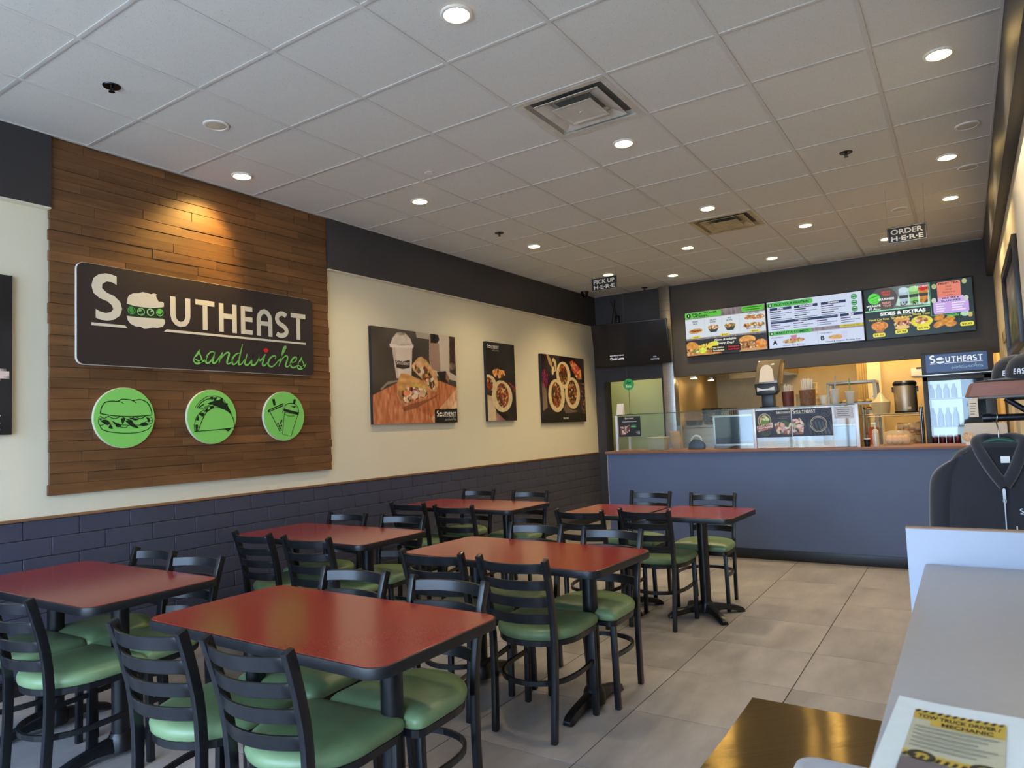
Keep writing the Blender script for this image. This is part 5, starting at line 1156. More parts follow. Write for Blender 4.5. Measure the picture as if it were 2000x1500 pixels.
# ------------------------------------------------------------------ TV and menu screens
t = thing('television', 'black wall-mounted television showing small white credits', 'television', (0.73, 8.05, 2.506), 0.136)
Mtv = Matrix.Rotation(0.238, 4, 'X')
MB().box(-.54, .54, 0.0, .045, -.306, .306, Mtv).build('bezel', mat('tv_black', (16, 15, 16), .3), t, bevel=.004)
a = Art(0.0004); a.rect(-.53, -.292, .53, .298, (9, 8, 9)); a.up(); a.text('executive producer', -.31, -.155, .02, (226, 226, 236), 'l', .01, w=.21); a.text('Chuck Lorre', -.31, -.21, .036, (236, 236, 244), 'l', .02, w=.20)
a.text('CTV', .33, -.215, .016, (200, 200, 220), 'c', .02); a.text('comedy', .33, -.245, .022, (200, 200, 220), 'c', .01, w=.12)
o_ = a.build('screen', colmat('tv_screen', .6, .12), t, (0, -.0006, 0)); o_.matrix_local = Mtv
MB().box(-.1, .1, .045, .12, -.1, .1, Mtv).box(-.05, .05, .11, .30, -.05, .05).build('wall_bracket', mBLKPL, t, bevel=.004)
MB().tube([(-.3, .1, .25), (-.3, .22, .42), (-.28, .24, .55), (-.33, .25, .7)], .006, 6).build('cable', mBLKPL, t, smooth=True)
simple('wall_plug', 'black plug adaptor on the dark wall above the television', 'plug', (0.42, 8.37, 2.92), ('adaptor', mBLKPL, MB().box(-.03, .03, -.05, .0, -.05, .06), dict(bevel=.008)), ('cable', mBLKPL, MB().tube([(0, -.02, .05), (-.05, -.01, .15), (-.03, -.01, .3)], .006, 6), dict(smooth=True)))

GRN = (90, 190, 62); INK = (34, 40, 46); NV = (34, 52, 88)
def screen(x0, x1, z0, z1, label):
    t = thing('menu_screen', label, 'screen', ((x0 + x1) / 2, 8.34, z0), 0, 'menu screens')
    w, h = x1 - x0, z1 - z0
    MB().box(-w / 2, w / 2, -.02, .04, 0, h).build('bezel', mat('screen_bezel', (26, 26, 30), .4), t, bevel=.003)
    return t, w, h
FOODB = [(190, 130, 70), (160, 90, 60), (220, 180, 110), (120, 140, 60), (230, 210, 170), (110, 60, 40)]
MT, MB_, MX = 2.888, 2.272, (1.437, 2.527, 3.655, 4.757)
t, w, h = screen(MX[0], MX[1] - .008, MB_, MT, 'left menu screen, headed PICK YOUR VESSEL')
p = Pic(w - .02, h - .02, 150, (206, 214, 220), 31); w -= .02; h -= .02; n = p.noise(60, 8); n3 = p.noise(40, 30)
p.paint(p.Y > h * .84, (128, 116, 118), n, 22); p.paint(p.Y < h * .40, (128, 120, 120), n, 18); p.paint(p.Y < h * .36, (44, 48, 52)); p.poly([(0, 0), (w * .45, 0), (w * .4, h * .1), (0, h * .12)], (190, 130, 70), n3, 30); p.poly([(w * .66, 0), (w, 0), (w, h * .07), (w * .7, h * .06)], (196, 150, 96))
q = p.emask(w * .13, h * .56, w * .09, h * .055, 0.05); p.paint(q, (206, 150, 84), n3, 20); p.bits(p.emask(w * .13, h * .565, w * .08, h * .025), 20, .006, .012, [(160, 70, 50), (110, 60, 40)])
for cx in (.36, .57):
    p.poly([(w * (cx - .07), h * .60), (w * (cx + .07), h * .60), (w * (cx + .04), h * .50), (w * (cx - .04), h * .50)], (50, 60, 66)); q = p.emask(w * cx, h * .61, w * .072, h * .05); p.paint(q, (190, 170, 130), n3); p.bits(q, 50, .006, .014, FOODB)
for cx, cy in ((.8, .74), (.87, .73), (.94, .73), (.78, .56), (.86, .57), (.94, .56)): q = p.emask(w * cx, h * cy, w * .05, h * .05); p.paint(q, (190, 130, 90), n3, 30); p.bits(q, 24, .006, .012, FOODB + [(180, 70, 60)])
q = p.emask(w * .07, h * .18, w * .09, h * .14); p.paint(q, (204, 140, 64), n3, 24); p.bits(p.emask(w * .07, h * .1, w * .1, h * .06), 40, .01, .018, FOODB)
q = p.pmask([(w * .15, h * .22), (w * .4, h * .3), (w * .42, h * .12), (w * .17, h * .1)]); p.bits(q, 60, .008, .014, [(236, 200, 80), (220, 180, 60), (206, 220, 70)], 12, 4); p.ell(w * .21, h * .1, w * .05, h * .06, (200, 214, 70), nz=n3)
p.ell(w * .77, h * .25, w * .1, h * .09, (216, 160, 84), nz=n3); q = p.pmask([(w * .67, h * .22), (w * .87, h * .22), (w * .86, h * .06), (w * .68, h * .06)]); p.paint(q, (130, 80, 50), n3, 30); p.bits(q, 50, .008, .016, FOODB); q = p.emask(w * .93, h * .14, w * .07, h * .1); p.bits(q, 30, .014, .022, [(216, 140, 50), (190, 110, 40), (226, 160, 80)])
p.build('picture', mSCREEN, t, (-w / 2, -.0206, .01))
a = Art(0.0004); a.rect(0, h * .86, w * .47, h * .985, GRN, .02); a.rect(w * .72, h * .87, w * .99, h * .985, GRN, .02); a.up(); a.ell(w * .05, h * .92, h * .05, h * .05, (24, 40, 24)); a.up(); a.text('1', w * .05, h * .895, h * .05, (240, 250, 236), 'c', .03)
a.text('PICK YOUR', w * .10, h * .93, h * .04, INK, 'l', .03, w=w * .32); a.text('VESSEL', w * .10, h * .875, h * .04, INK, 'l', .03, w=w * .21); a.rect(w * .74, h * .942, w * .97, h * .962, (50, 110, 36)); a.rect(w * .77, h * .895, w * .94, h * .915, (50, 110, 36))
for s, cx, cy in (('FRESH', .13, .76), ('BUN', .13, .71), ('SALAD', .36, .76), ('BOWL', .36, .71), ('FRY', .57, .76), ('BOWL', .57, .71), ('TACO TRIO', .86, .805), ('BRIOCHE TRIO', .86, .475)): a.text(s, w * cx, h * cy, h * .033, INK, 'c', .02)
for s, cx, cy in (('$14.99', .13, .405), ('$14.99', .5, .405), ('$18.99', .87, .415)): a.rect(w * (cx - .06), h * (cy - .015), w * (cx + .06), h * (cy + .035), (224, 206, 70), .01); a.up(); a.text(s, w * cx, h * (cy - .004), h * .03, INK, 'c', .02)
for x in (.25, .47, .69): a.rect(w * x - .001, h * .45, w * x + .001, h * .83, (150, 160, 166))
a.text('Now Available', w * .5, h * .29, h * .045, (240, 238, 226), 'c', .02, w=w * .27, shear=.2); a.text('Every Day!', w * .5, h * .21, h * .045, (240, 238, 226), 'c', .02, w=w * .21, shear=.2)
for s, cx, c in ((('Hot Chicken', 'Sandwich'), .41, (236, 226, 190)), (('Signature', 'Smash Burger'), .6, (206, 40, 50))):
    a.rect(w * (cx - .085), h * .04, w * (cx + .085), h * .18, (14, 14, 14), .012); a.up(); a.text(s[0], w * cx, h * .12, h * .035, c, 'c', .03, w=w * .14); a.text(s[1], w * cx, h * .06, h * .035, c, 'c', .03, w=w * .14)
a.build('lettering', mSCREEN, t, (-w / 2, -.0211, .01))

t, w, h = screen(MX[1], MX[2] - .008, MB_, MT, 'middle menu screen, headed PICK YOUR PROTEIN')
p = Pic(w - .02, h - .02, 130, (200, 210, 232), 33); w -= .02; h -= .02; n = p.noise(60, 8); n3 = p.noise(40, 30)
p.paint((p.Y < h * .36) & (p.Y > h * .28), (134, 124, 130), n, 20); q = p.emask(w * .27, h * .13, w * .12, h * .05, .05); p.paint(q, (190, 140, 80), n3, 24); p.bits(q, 26, .006, .012, FOODB); p.poly([(w * .25, h * .15), (w * .3, h * .15), (w * .31, h * .24), (w * .24, h * .24)], (190, 120, 130)); p.ell(w * .72, h * .12, w * .08, h * .045, (206, 160, 90), nz=n3); p.poly([(w * .78, h * .09), (w * .83, h * .09), (w * .84, h * .23), (w * .77, h * .23)], (196, 200, 224))
p.build('picture', mSCREEN, t, (-w / 2, -.0206, .01))
a = Art(0.0004); a.rect(0, h * .88, w * .5, h * .985, (84, 184, 84), .02); a.rect(0, h * .27, w * .47, h * .36, (84, 184, 84), .02); a.rect(w * .76, h * .30, w, h * .355, (196, 180, 60), .012); a.up()
for y, s in ((.93, '2'), (.315, '3')): a.ell(w * .035, h * y, h * .042, h * .042, (20, 50, 30)); a.up(); a.text(s, w * .035, h * (y - .022), h * .045, (236, 246, 236), 'c', .03)
a.text('PICK YOUR PROTEIN', w * .08, h * .91, h * .045, INK, 'l', .03, w=w * .38); a.text('MAKE IT A COMBO!', w * .08, h * .295, h * .045, INK, 'l', .03, w=w * .36); a.text('UPGRADE TO', w * .88, h * .316, h * .026, (70, 60, 10), 'c', w=w * .16)
for s, x0, x1, y in (('PORK', .03, .27, .815), ('VEGETARIAN', .30, .55, .815), ('CHICKEN', .585, .84, .815), ('SEAFOOD', .03, .75, .53), ('BEEF', .775, 1.0, .53)): a.rect(w * x0, h * (y - .005), w * x1, h * (y + .05), NV); a.up(); a.text(s, w * (x0 + x1) / 2, h * (y + .008), h * .032, (236, 240, 246), 'c', .03)
def lines(x, y, wd, nl, head):
    a.rect(w * x, h * y, w * (x + wd * .5), h * (y + .02), (96, 62, 110) if head else INK)
    for k in range(nl): a.rect(w * x, h * (y - .042 * (k + 1)), w * (x + wd * (.96 if k < nl - 1 else .68)), h * (y - .042 * (k + 1)) + h * .014, (110, 120, 150))
for x in (.03, .30): lines(x, .77, .25, 2, 0); lines(x, .64, .25, 2, 0)
lines(.585, .77, .26, 2, 1); lines(.585, .64, .26, 2, 0); lines(.03, .48, .22, 2, 1); lines(.28, .48, .22, 2, 1); lines(.53, .48, .22, 2, 1); lines(.78, .48, .2, 2, 1)
for k in range(3): a.ring(w * .925, h * (.905 - .125 * k), .02, .034, (70, 160, 90)); a.ell(w * .925, h * (.905 - .125 * k), .022, .012, (40, 110, 60))
a.text('COMBO', w * .03, h * .205, h * .03, INK, 'l', .0, w=w * .13); a.text('A', w * .04, h * .08, h * .085, (16, 24, 44), 'l', .05); a.text('COMBO', w * .55, h * .205, h * .03, INK, 'l', .0, w=w * .13); a.text('B', w * .56, h * .08, h * .085, (16, 24, 44), 'l', .05); a.rect(w * .53, h * .03, w * .533, h * .27, (120, 130, 150))
a.text('Vessel, Pop & Fries', w * .27, h * .025, h * .03, INK, 'c', .01, w=w * .24); a.text('Vessel & Regular Bubble Tea', w * .78, h * .025, h * .03, INK, 'c', .01, w=w * .36)
a.build('lettering', mSCREEN, t, (-w / 2, -.0211, .01))

t, w, h = screen(MX[2], MX[3], MB_, MT, 'right menu screen, listing SIDES & EXTRAS and drinks')
p = Pic(w - .02, h - .02, 150, (40, 56, 60), 35); w -= .02; h -= .02; n3 = p.noise(40, 30)
p.poly([(w * .28, h * .58), (w * .62, h * .55), (w * .62, h), (w * .24, h)], (110, 116, 118), n3, 10); p.ell(w * .19, h * .78, w * .13, h * .23, (86, 82, 82)); p.poly([(w * .3, h * .62), (w * .62, h * .58), (w * .61, h * .9), (w * .36, h * .95)], (190, 226, 206), n3, 10)
for cx, c, c2 in ((.38, (196, 214, 226), (170, 190, 206)), (.475, (170, 220, 150), (130, 190, 110)), (.565, (190, 40, 44), (200, 130, 60))):
    p.poly([(w * (cx - .036), h * .62), (w * (cx + .036), h * .62), (w * (cx + .045), h * .9), (w * (cx - .045), h * .9)], c2, n3, 14); p.ell(w * cx, h * .91, w * .045, h * .055, c); p.poly([(w * (cx - .042), h * .75), (w * (cx + .042), h * .75), (w * (cx + .044), h * .81), (w * (cx - .044), h * .81)], (60, 66, 74)); p.bits(p.pmask([(w * (cx - .034), h * .6), (w * (cx + .034), h * .6), (w * (cx + .038), h * .68), (w * (cx - .038), h * .68)]), 14, .004, .007, [(40, 34, 34)])
p.paint((p.Y < h * .565) & (p.Y > h * .54) & (p.X < w * .62), (150, 220, 180))
q = p.pmask([(w * .06, h * .28), (w * .2, h * .26), (w * .16, h * .12), (w * .1, h * .12)]); p.paint(q, (170, 110, 70)); p.bits(p.emask(w * .13, h * .25, w * .08, h * .09), 60, .008, .014, [(214, 140, 60), (190, 110, 50), (230, 170, 90)], 12, 4)
q = p.emask(w * .345, h * .33, w * .075, h * .06); p.paint(q, (216, 160, 84), n3); q = p.emask(w * .35, h * .25, w * .08, h * .06); p.bits(q, 60, .008, .016, FOODB + [(200, 130, 110)]); p.ell(w * .345, h * .18, w * .07, h * .04, (226, 190, 120))
p.ell(w * .53, h * .26, w * .1, h * .11, (226, 214, 60), nz=n3, amt=14); q = p.emask(w * .53, h * .28, w * .06, h * .07); p.bits(q, 50, .008, .014, FOODB + [(150, 60, 40)])
for cx, cy, r in ((.69, .3, .4), (.72, .2, .6), (.78, .25, .2), (.68, .17, .5), (.79, .16, .1)): p.ell(w * cx, h * cy, w * .05, h * .055, (206, 140, 56), r, n3, 30)
p.ell(w * .92, h * .33, w * .035, h * .05, (216, 226, 226)); p.ell(w * .965, h * .30, w * .02, h * .045, (216, 170, 110))
p.build('picture', mSCREEN, t, (-w / 2, -.0206, .01))
a = Art(0.0004); a.ell(w * .095, h * .8, h * .11, h * .11, (96, 214, 84)); a.rect(w * .69, h * .66, w * .90, h * .97, (222, 130, 110), .02); a.rect(w * .645, h * .36, w * .96, h * .6, (196, 164, 226), .02); a.rect(w * .69, h * .58, w * .92, h * .68, (204, 176, 230), .01); a.up()
a.stroke([(w * .05, h * .82), (w * .09, h * .84), (w * .14, h * .86)], .006, (20, 60, 24)); a.stroke([(w * .07, h * .76), (w * .09, h * .72), (w * .13, h * .75), (w * .13, h * .8)], .003, (20, 60, 24), closed=True)
for s, x, y, c, ww in (('FRUIT', .215, .89, (206, 80, 60), .09), ('TEAS', .215, .84, (206, 80, 60), .08), ('SLUSHIES', .215, .755, (236, 236, 236), .15), ('MILK', .215, .68, (210, 150, 130), .09), ('TEAS', .215, .62, (210, 150, 130), .08), ('WE HAVE', .085, .64, (236, 246, 236), .14), ('IT ALL!', .095, .58, (236, 246, 236), .11)): a.text(s, w * x, h * y, h * .038, c, 'c', .04, w=w * ww)
logo(a, w * .49, h * .92, w * .13, script=False, band=False)
a.stroke([(w * .625, h * .99), (w * .625, h * .34), (w * .995, h * .34)], .005, (90, 190, 100)); a.text('SIDES & EXTRAS', w * .36, h * .45, h * .06, (240, 244, 240), 'c', .05, w=w * .43); a.rect(w * .24, h * .425, w * .48, h * .43, (210, 190, 150))
for s, x, y, c, ww in (('Hand Cut Fries', .13, .36, (226, 210, 90), .2), ('Single Brioch', .345, .365, (226, 210, 90), .19), ('Single Taco', .53, .39, (226, 210, 90), .16), ('Jalape\u00f1o Poppers', .87, .30, (120, 220, 90), .22)): a.text(s, w * x, h * y, h * .04, c, 'c', .02, w=w * ww)
for s, x, y in (('$6.50', .12, .06), ('$6.99', .335, .09), ('$6.99', .54, .12), ('$9.99', .93, .12)): a.rect(w * (x - .06), h * (y - .03), w * (x + .06), h * (y + .05), (232, 222, 60), .018); a.up(); a.text(s, w * x, h * (y - .008), h * .035, INK, 'c', .02, w=w * .09)
a.text('FRUIT TEA', w * .795, h * .92, h * .035, INK, 'c', .03, w=w * .18); a.text('MILK TEA &', w * .805, h * .64, h * .03, INK, 'c', .03, w=w * .15); a.text('SLUSHIES', w * .805, h * .59, h * .03, INK, 'c', .03, w=w * .17)
for k, s in enumerate(('Peach', 'Mango', 'Passion Fruit', 'Lychee')): a.text(s, w * .795, h * (.865 - .055 * k), h * .028, INK, 'c', .0)
for k in range(4): a.rect(w * .67, h * (.54 - .045 * k), w * (.75 - .01 * (k % 2)), h * (.562 - .045 * k), (232, 222, 246)); a.rect(w * .81, h * (.54 - .045 * k), w * (.93 - .015 * (k % 3)), h * (.562 - .045 * k), (232, 222, 246))
for x, y in ((.665, .9), (.935, .94), (.655, .63), (.94, .62)): a.ell(w * x, h * y, h * .04, h * .05, (170, 180, 130) if y > .8 else (196, 200, 190))
a.build('lettering', mSCREEN, t, (-w / 2, -.0211, .01))

# ------------------------------------------------------------------ right wall: framed picture, merchandise rack with hoodie and caps
t = thing('framed_picture', 'black framed picture hanging on the right wall, seen edge-on', 'picture', (4.95, 5.15, 1.80))
for y0, y1, z0, z1 in ((-.8, -.74, 0, .68), (.74, .8, 0, .68), (-.74, .74, 0, .06), (-.74, .74, .62, .68)): MB().box(-.04, 0, y0, y1, z0, z1).build('frame', mBLKPL, t, bevel=.003)
p = Pic(1.48, .56, 60, (120, 116, 108), 41); p.paint(p.X > -1, (120, 116, 110), p.noise(8, 5), 50); p.paint(p.pmask([(0, 0), (1.48, .1), (1.48, .3), (.4, .34)]), (90, 96, 60), p.noise(20, 10), 30)
p.build('photograph', mPRINT, t, (-.012, .74, .06), (0, -1, 0), (0, 0, 1))

t = thing('merchandise_shelf', 'thick reddish wooden shelf on black pipe brackets on the right wall', 'shelf', (4.95, 2.5, 1.45))
mSHELF = mat('reddish_live_edge_wood', (140, 88, 70), .55, var=(14, .3, (.25, 1, 1)), bump=(60, .3, .002))
MB().loft([[(x0, -.12, 0), (0, -.12, 0), (0, -.112, .056), (x0 + .02, -.112, .056), (x0 + .012, .0, .058), (0, .13, .056), (0, .13, 0), (x0 - .01, .13, 0)] if False else [(x, y, z) for x, y in ((x0, -.12), (x0 - .012, -.03), (x0 + .004, .06), (x0 - .006, .13), (0, .13), (0, -.12))] for x0, z in ((-.335, 0.0), (-.33, .012), (-.318, .045), (-.312, .056))]).build('plank', mSHELF, t, bevel=.003)
MB().box(-.3, 0, -.115, .12, -.008, 0).build('under_board', mat('grey_underside', (110, 104, 98), .6), t)
mPIPE = mat('black_pipe', (26, 28, 34), .3, .3)
MB().cyl((-.274, 0, -.087), (0, 0, -.087), .0145, n=18).build('rail', mPIPE, t, smooth=True)
MB().lathe([(0, -.012), (.017, -.012), (.0185, 0), (.0185, .02), (0, .02)], 18, Matrix.Translation((-.28, 0, -.087)) @ Matrix.Rotation(PI / 2, 4, 'Y')).build('end_cap', mPIPE, t, smooth=True)
MB().tube([(-.21, 0, -.01), (-.105, 0, -.095)], .011, 12).build('brace', mPIPE, t, smooth=True)
MB().tube([(-.21, .0, -.01), (0, 0, -.01)], .009, 10).build('bracket_bar', mPIPE, t, smooth=True)
def cap(x, y, z, rz, label):
    t = thing('baseball_cap', label, 'cap', (x, y, z), rz, 'black caps on the shelf')
    m = mat('cap_cloth', (28, 28, 33), .75, bump=(500, .3, .0006), sheen=.3)
    prof = [(.098, 0), (.099, .02), (.095, .05), (.082, .08), (.055, .102), (.02, .112), (0, .113)]
    MB().lathe(prof, 28, Matrix.Diagonal((1, .9, 1, 1))).build('crown', m, t, smooth=True)
    MB().lathe([(0, .112), (.008, .112), (.006, .118), (0, .119)], 10).build('button', m, t, smooth=True)
    out = [(-.07 - .0 + .0 * k, 0, 0) for k in range(1)]
    rings = []
    for u in [i / 8 for i in range(9)]:
        a = PI * .68 + PI * .64 * u
        ex = .075 * math.sin(PI * u) ** .8
        c, s = math.cos(a), math.sin(a); dz = .018 * math.cos(PI * (u - .5))
        rings.append([(.09 * c, .08 * s, .004 + dz * .4), (.09 * c - ex, .08 * s * 1.04, dz * .3 - .001), (.09 * c - ex, .08 * s * 1.04, dz * .3 + .003), (.09 * c, .08 * s, .009 + dz * .4)])
    MB().loft(rings).build('brim', m, t, smooth=True)
    a = Art(0.0004); logo_letters(a, 0, 0, .17, (226, 228, 230), 'EAST')
    vs = []
    for q in a.v:   # wrap the lettering round the crown
        an = -PI * .75 + (q[0] - .12) / .099; zz = .02 + q[1] * 1.0
        r = .1005 - max(0, zz - .02) * .14
        vs.append((r * math.cos(an), .9 * r * math.sin(an) - .002, zz))
    a.v = [(0, 0, 0)] * len(vs); o = a.build('lettering', mSIGNP, t, (0, 0, 0))
    for v_, c_ in zip(o.data.vertices, vs): v_.co = c_
    o['kind'] = 'stuff'
    return t
cap(4.842, 2.475, 1.507, .1, 'black baseball cap with white lettering, in front on the shelf')
cap(4.80, 2.60, 1.507, .25, 'black baseball cap half hidden behind the front cap')

# hoodie on a green hanger
hx, hy, hz = 4.708, 2.5, 1.275
t = thing('clothes_hanger', 'dark green plastic hanger hooked on the black rail', 'hanger', (hx, hy, hz))
mHG = mat('green_hanger', (40, 84, 72), .4)
MB().tube(smoothpts([(0, 0, .0), (0, 0, .045), (-.004, -.012, .07), (0, -.022, .09), (0, -.012, .108), (0, .006, .109), (0, .019, .095)], 4), .0025, 8).build('hook', mSTEEL, t, smooth=True)
MB().tube(smoothpts([(-.16, 0, -.062), (-.1, 0, -.03), (-.03, 0, -.004), (0, 0, 0), (.03, 0, -.004), (.1, 0, -.03), (.16, 0, -.062)], 4), .009, 10).build('arms', mHG, t, smooth=True)
MB().tube([(-.155, 0, -.066), (.155, 0, -.066)], .005, 8).build('bar', mHG, t, smooth=True)
t = thing('hoodie', 'black zip-up hoodie with small white logo hanging from the rack', 'hoodie', (hx, hy, .62))
mHOOD_ = mat('black_fleece', (33, 34, 42), .85, var=(7, .12), bump=(300, .35, .001), sheen=.4)
def sect(z, w, d, f=0.0, n=36, ph=0.0):
    out = []
    for i in range(n):
        a = 2 * PI * i / n; c, s = math.cos(a), math.sin(a)
        k = 1 + f * math.sin(5 * a + ph) + f * .6 * math.sin(9 * a + 2 * ph)
        out.append((w * math.copysign(abs(c) ** .75, c), d * math.copysign(abs(s) ** .8, s) * k, z))
    return out
Z0 = .62
rings = [sect(0, .205, .055, .06, ph=.3), sect(.03, .215, .062, .07, ph=.3), sect(.2, .205, .065, .1, ph=.5), sect(.38, .195, .068, .08, ph=.9), sect(.5, .19, .066, .05, ph=1.2), sect(.565, .178, .06, .03), sect(.605, .15, .05, .0), sect(.63, .11, .045), sect(.645, .075, .042)]
MB().loft(rings).build('torso', mHOOD_, t, smooth=True, ang=80)
for s in (-1, 1):
    path = smoothpts([(s * .10, 0, .612), (s * .15, 0, .585), (s * .19, .002, .53), (s * .21, .004, .45), (s * .222, .006, .3), (s * .228, .0, .12), (s * .226, -.01, .0)], 3)
    rings = []
    for k, (x, y, z) in enumerate(path):
        u = k / (len(path) - 1); w = .03 + .024 * min(1, u * 4) - .016 * u; d = .036 + .022 * min(1, u * 4) - .016 * u
        tx = s * max(0.0, 1.0 - u * 2.4)
        rings.append([(x + w * math.cos(a) * (1 - .25 * abs(tx)), y + d * math.sin(a) * (1 + .06 * math.sin(3 * a + k * .6)), z - tx * w * math.cos(a) * .8) for a in [2 * PI * i / 18 for i in range(18)]])
    MB().loft(rings).build('sleeve', mHOOD_, t, smooth=True, ang=80)
# hood: thick collar rolls meeting at the zip, dark lining inside the neck
zt = .475
MB().tube(smoothpts([(0.004, -.078, zt), (-.03, -.074, zt + .055), (-.062, -.055, zt + .12), (-.078, -.01, zt + .17), (-.05, .035, zt + .185), (0, .045, zt + .18), (.05, .035, zt + .185), (.078, -.01, zt + .17), (.062, -.055, zt + .12), (.035, -.074, zt + .055), (.004, -.078, zt)], 4), .021, 12).build('hood', mHOOD_, t, smooth=True, ang=80)
MB().loft([[(-.07, -.046, zt + .15), (-.06, -.02, zt + .17), (0, .02, zt + .176), (.06, -.02, zt + .17), (.07, -.046, zt + .15)], [(-.04, -.07, zt + .07), (-.03, -.064, zt + .07), (0, -.058, zt + .07), (.03, -.064, zt + .07), (.04, -.07, zt + .07)], [(-.004, -.074, zt), (-.002, -.073, zt), (0, -.072, zt), (.002, -.073, zt), (.004, -.074, zt)]], cap0=False, cap1=False).build('neck_lining', mat('hood_lining', (28, 29, 36), .9), t)
MB().box(-.002, .028, -.064, -.062, zt + .082, zt + .116).build('neck_label', mWHITE, t)
MB().tube([(0.0, -.0735, zt - .01), (-.002, -.075, .3), (-.004, -.075, .12), (-.004, -.066, .02)], 0, sec=(.004, .003)).build('zip', mat('zip_silver', (190, 196, 204), .35, .8), t)
MB().box(-.005, .005, -.083, -.077, zt - .05, zt - .012).tube([(.005 * math.cos(a), -.081, zt - .058 + .008 * math.sin(a)) for a in [2 * PI * i / 12 for i in range(12)]], .002, 6, closed=True).build('zip_pull', mat('zip_silver', (190, 196, 204), .35, .8), t)
a = Art(0.0003); logo(a, 0, 0, .11, W=(226, 232, 238), script=False, band=False); a.build('chest_logo', mSIGNP, t, (.045, -.082, zt - .108))
MB().box(.03, .034, -.0785, -.076, .28, .32).build('drawstring', mWHITE, t)

# ------------------------------------------------------------------ foreground: grey-topped cabinet, white board, metal bin, tray, newspaper
mGREYL = mat('grey_laminate', (168, 166, 168), .32, var=(40, .03))
t = thing('side_cabinet', 'low cabinet with pale grey top in the right foreground', 'cabinet', (4.72, .33, 0))
MB().box(-.215, .225, -.88, .88, .0, .972).build('body', mat('white_melamine', (214, 217, 224), .4), t, bevel=.004)
MB().box(-.232, .228, -.885, .885, .972, 1.0).build('cabinet_top', mGREYL, t, bevel=.005)
t = thing('white_end_board', 'upright white board with brown top edge behind the grey cabinet', 'board', (4.70, 1.245, 0))
MB().box(-.252, .245, -.012, .012, 0, 1.088).build('panel', mat('white_board', (160, 167, 182), .45), t, bevel=.001)
MB().box(-.252, .245, -.0122, .0122, 1.088, 1.092).build('raw_edge', mat('chipboard_edge', (150, 124, 104), .7), t)
t = thing('metal_bin', 'glossy bronze-toned metal bin top beside the grey cabinet', 'bin', (4.31, .28, 0))
mGOLD = mat('bronze_sheet_metal', (164, 146, 104), .09, 1.0, bump=(1.0, 1.0, .000032, (3, 3200, 3), 0.0, -.8))
MB().box(-.16, .165, -.45, .465, 0, .735).build('body', mat('bin_side', (96, 88, 78), .4, .8), t, bevel=.004)
GX, GY = 24, 48
def lidz(x, y):
    s_ = .36 * x - .93 * y
    return .75 + .0018 * math.sin(2 * PI * s_ / .5 + 2.2)
g = [[(-.165 + .335 * i / GX, -.455 + .93 * j / GY, lidz(-.165 + .335 * i / GX, -.455 + .93 * j / GY)) for i in range(GX + 1)] for j in range(GY + 1)]
mb = MB(); vs = [q for r in g for q in r]; W_ = GX + 1; fs = [(j * W_ + i, j * W_ + i + 1, (j + 1) * W_ + i + 1, (j + 1) * W_ + i) for j in range(GY) for i in range(GX)]
mb.add(vs, fs); nb = len(vs); per = [i for i in range(W_)] + [j * W_ + GX for j in range(1, GY + 1)] + [GY * W_ + i for i in range(GX - 1, -1, -1)] + [j * W_ for j in range(GY - 1, 0, -1)]
mb.v += [(vs[i][0], vs[i][1], .7355) for i in per]; m_ = len(per)
mb.f += [(per[k], per[(k + 1) % m_], nb + (k + 1) % m_, nb + k) for k in range(m_)]; mb.f.append(tuple(nb + k for k in range(m_)))
mb.build('lid', mGOLD, t, smooth=True)
t = thing('plastic_tray', 'pale grey rounded plastic tray edge at the bottom of the picture', 'tray', (4.40, .22, .757))
MB().prism(rrect(.16, .36, .035, 6), 0.0, .05).build('tray', mat('tray_grey', (176, 180, 188), .4), t, bevel=.006)
MB().prism(rrect(.13, .33, .03, 6), .0495, .0525).build('tray_liner', mat('tray_liner_grey', (166, 170, 178), .5), t)
t = thing('newspaper', 'white newspaper with a yellow tow truck driver job advert on the cabinet', 'newspaper', (4.632, .045, 1.003), -.05)
def wave(u, v): return .006 + .075 * (.17 - u) * (.6 + v) + .003 * math.sin(u * 20 + v * 6)
NP = 14
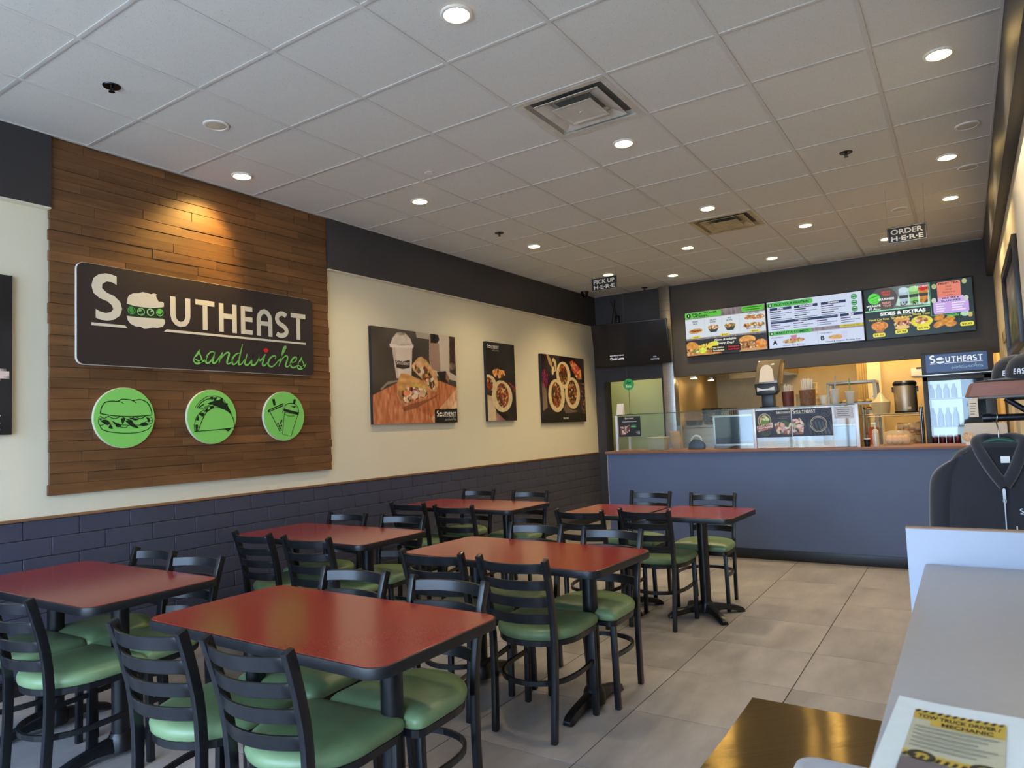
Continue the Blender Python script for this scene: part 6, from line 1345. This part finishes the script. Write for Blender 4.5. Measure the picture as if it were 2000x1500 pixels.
g = [(-.13 + .30 * i / NP, -.22 + .32 * j / NP, wave(-.13 + .30 * i / NP, -.22 + .32 * j / NP)) for j in range(NP + 1) for i in range(NP + 1)]
fs = [(j * (NP + 1) + i, j * (NP + 1) + i + 1, (j + 1) * (NP + 1) + i + 1, (j + 1) * (NP + 1) + i) for j in range(NP) for i in range(NP)]
mb = MB(); mb.add(g, fs); q = len(g); mb.add([(x, y, z - .004) for x, y, z in g], [tuple(reversed(f)) for f in fs])
mb.build('pages', mat('newsprint', (220, 226, 228), .7, var=(60, .03)), t, smooth=True)
a = Art(0.0004); YE = (196, 164, 70); w0, h0 = .095, .14
a.grid(0, 0, w0, h0, (190, 184, 160)); a.up(); a.grid(0, h0 * .80, w0, h0, YE); a.grid(0, h0 * .0, w0, h0 * .12, YE); a.grid(w0 * .2, h0 * .70, w0, h0 * .8, YE); a.up()
for k in range(12): a.poly([(w0 * k / 12, h0 * .94), (w0 * (k + .5) / 12, h0 * .94), (w0 * (k + .9) / 12, h0), (w0 * (k + .4) / 12, h0)], (40, 38, 34)); a.poly([(w0 * k / 12, h0 * .0), (w0 * (k + .5) / 12, h0 * .0), (w0 * (k + .9) / 12, h0 * .07), (w0 * (k + .4) / 12, h0 * .07)], (40, 38, 34))
a.text('TOW TRUCK DRIVER /', w0 * .5, h0 * .83, h0 * .07, (30, 30, 30), 'c', .03, w=w0 * .9); a.text('MECHANIC', w0 * .6, h0 * .72, h0 * .07, (30, 30, 30), 'c', .03, w=w0 * .55)
for k in range(6): a.rect(w0 * .05, h0 * (.62 - .08 * k), w0 * (.93 - .1 * (k % 3)), h0 * (.62 - .08 * k) + h0 * .028, (150, 147, 136))
for cx in (.2, .82): a.ring(w0 * cx, h0 * .06, .008, .014, (40, 44, 44))
a.up(); a.grid(0, -h0 * .5, w0, -h0 * .03, (110, 100, 104)); a.up()
o = a.build('advert', mSIGNP, t, (0, 0, 0), (1, 0, 0), (0, 1, 0))
for v_ in o.data.vertices:
    x, y, z = v_.co; x, y = x - .107, y - .075; v_.co = (x, y, wave(x, y) + z + .0012)
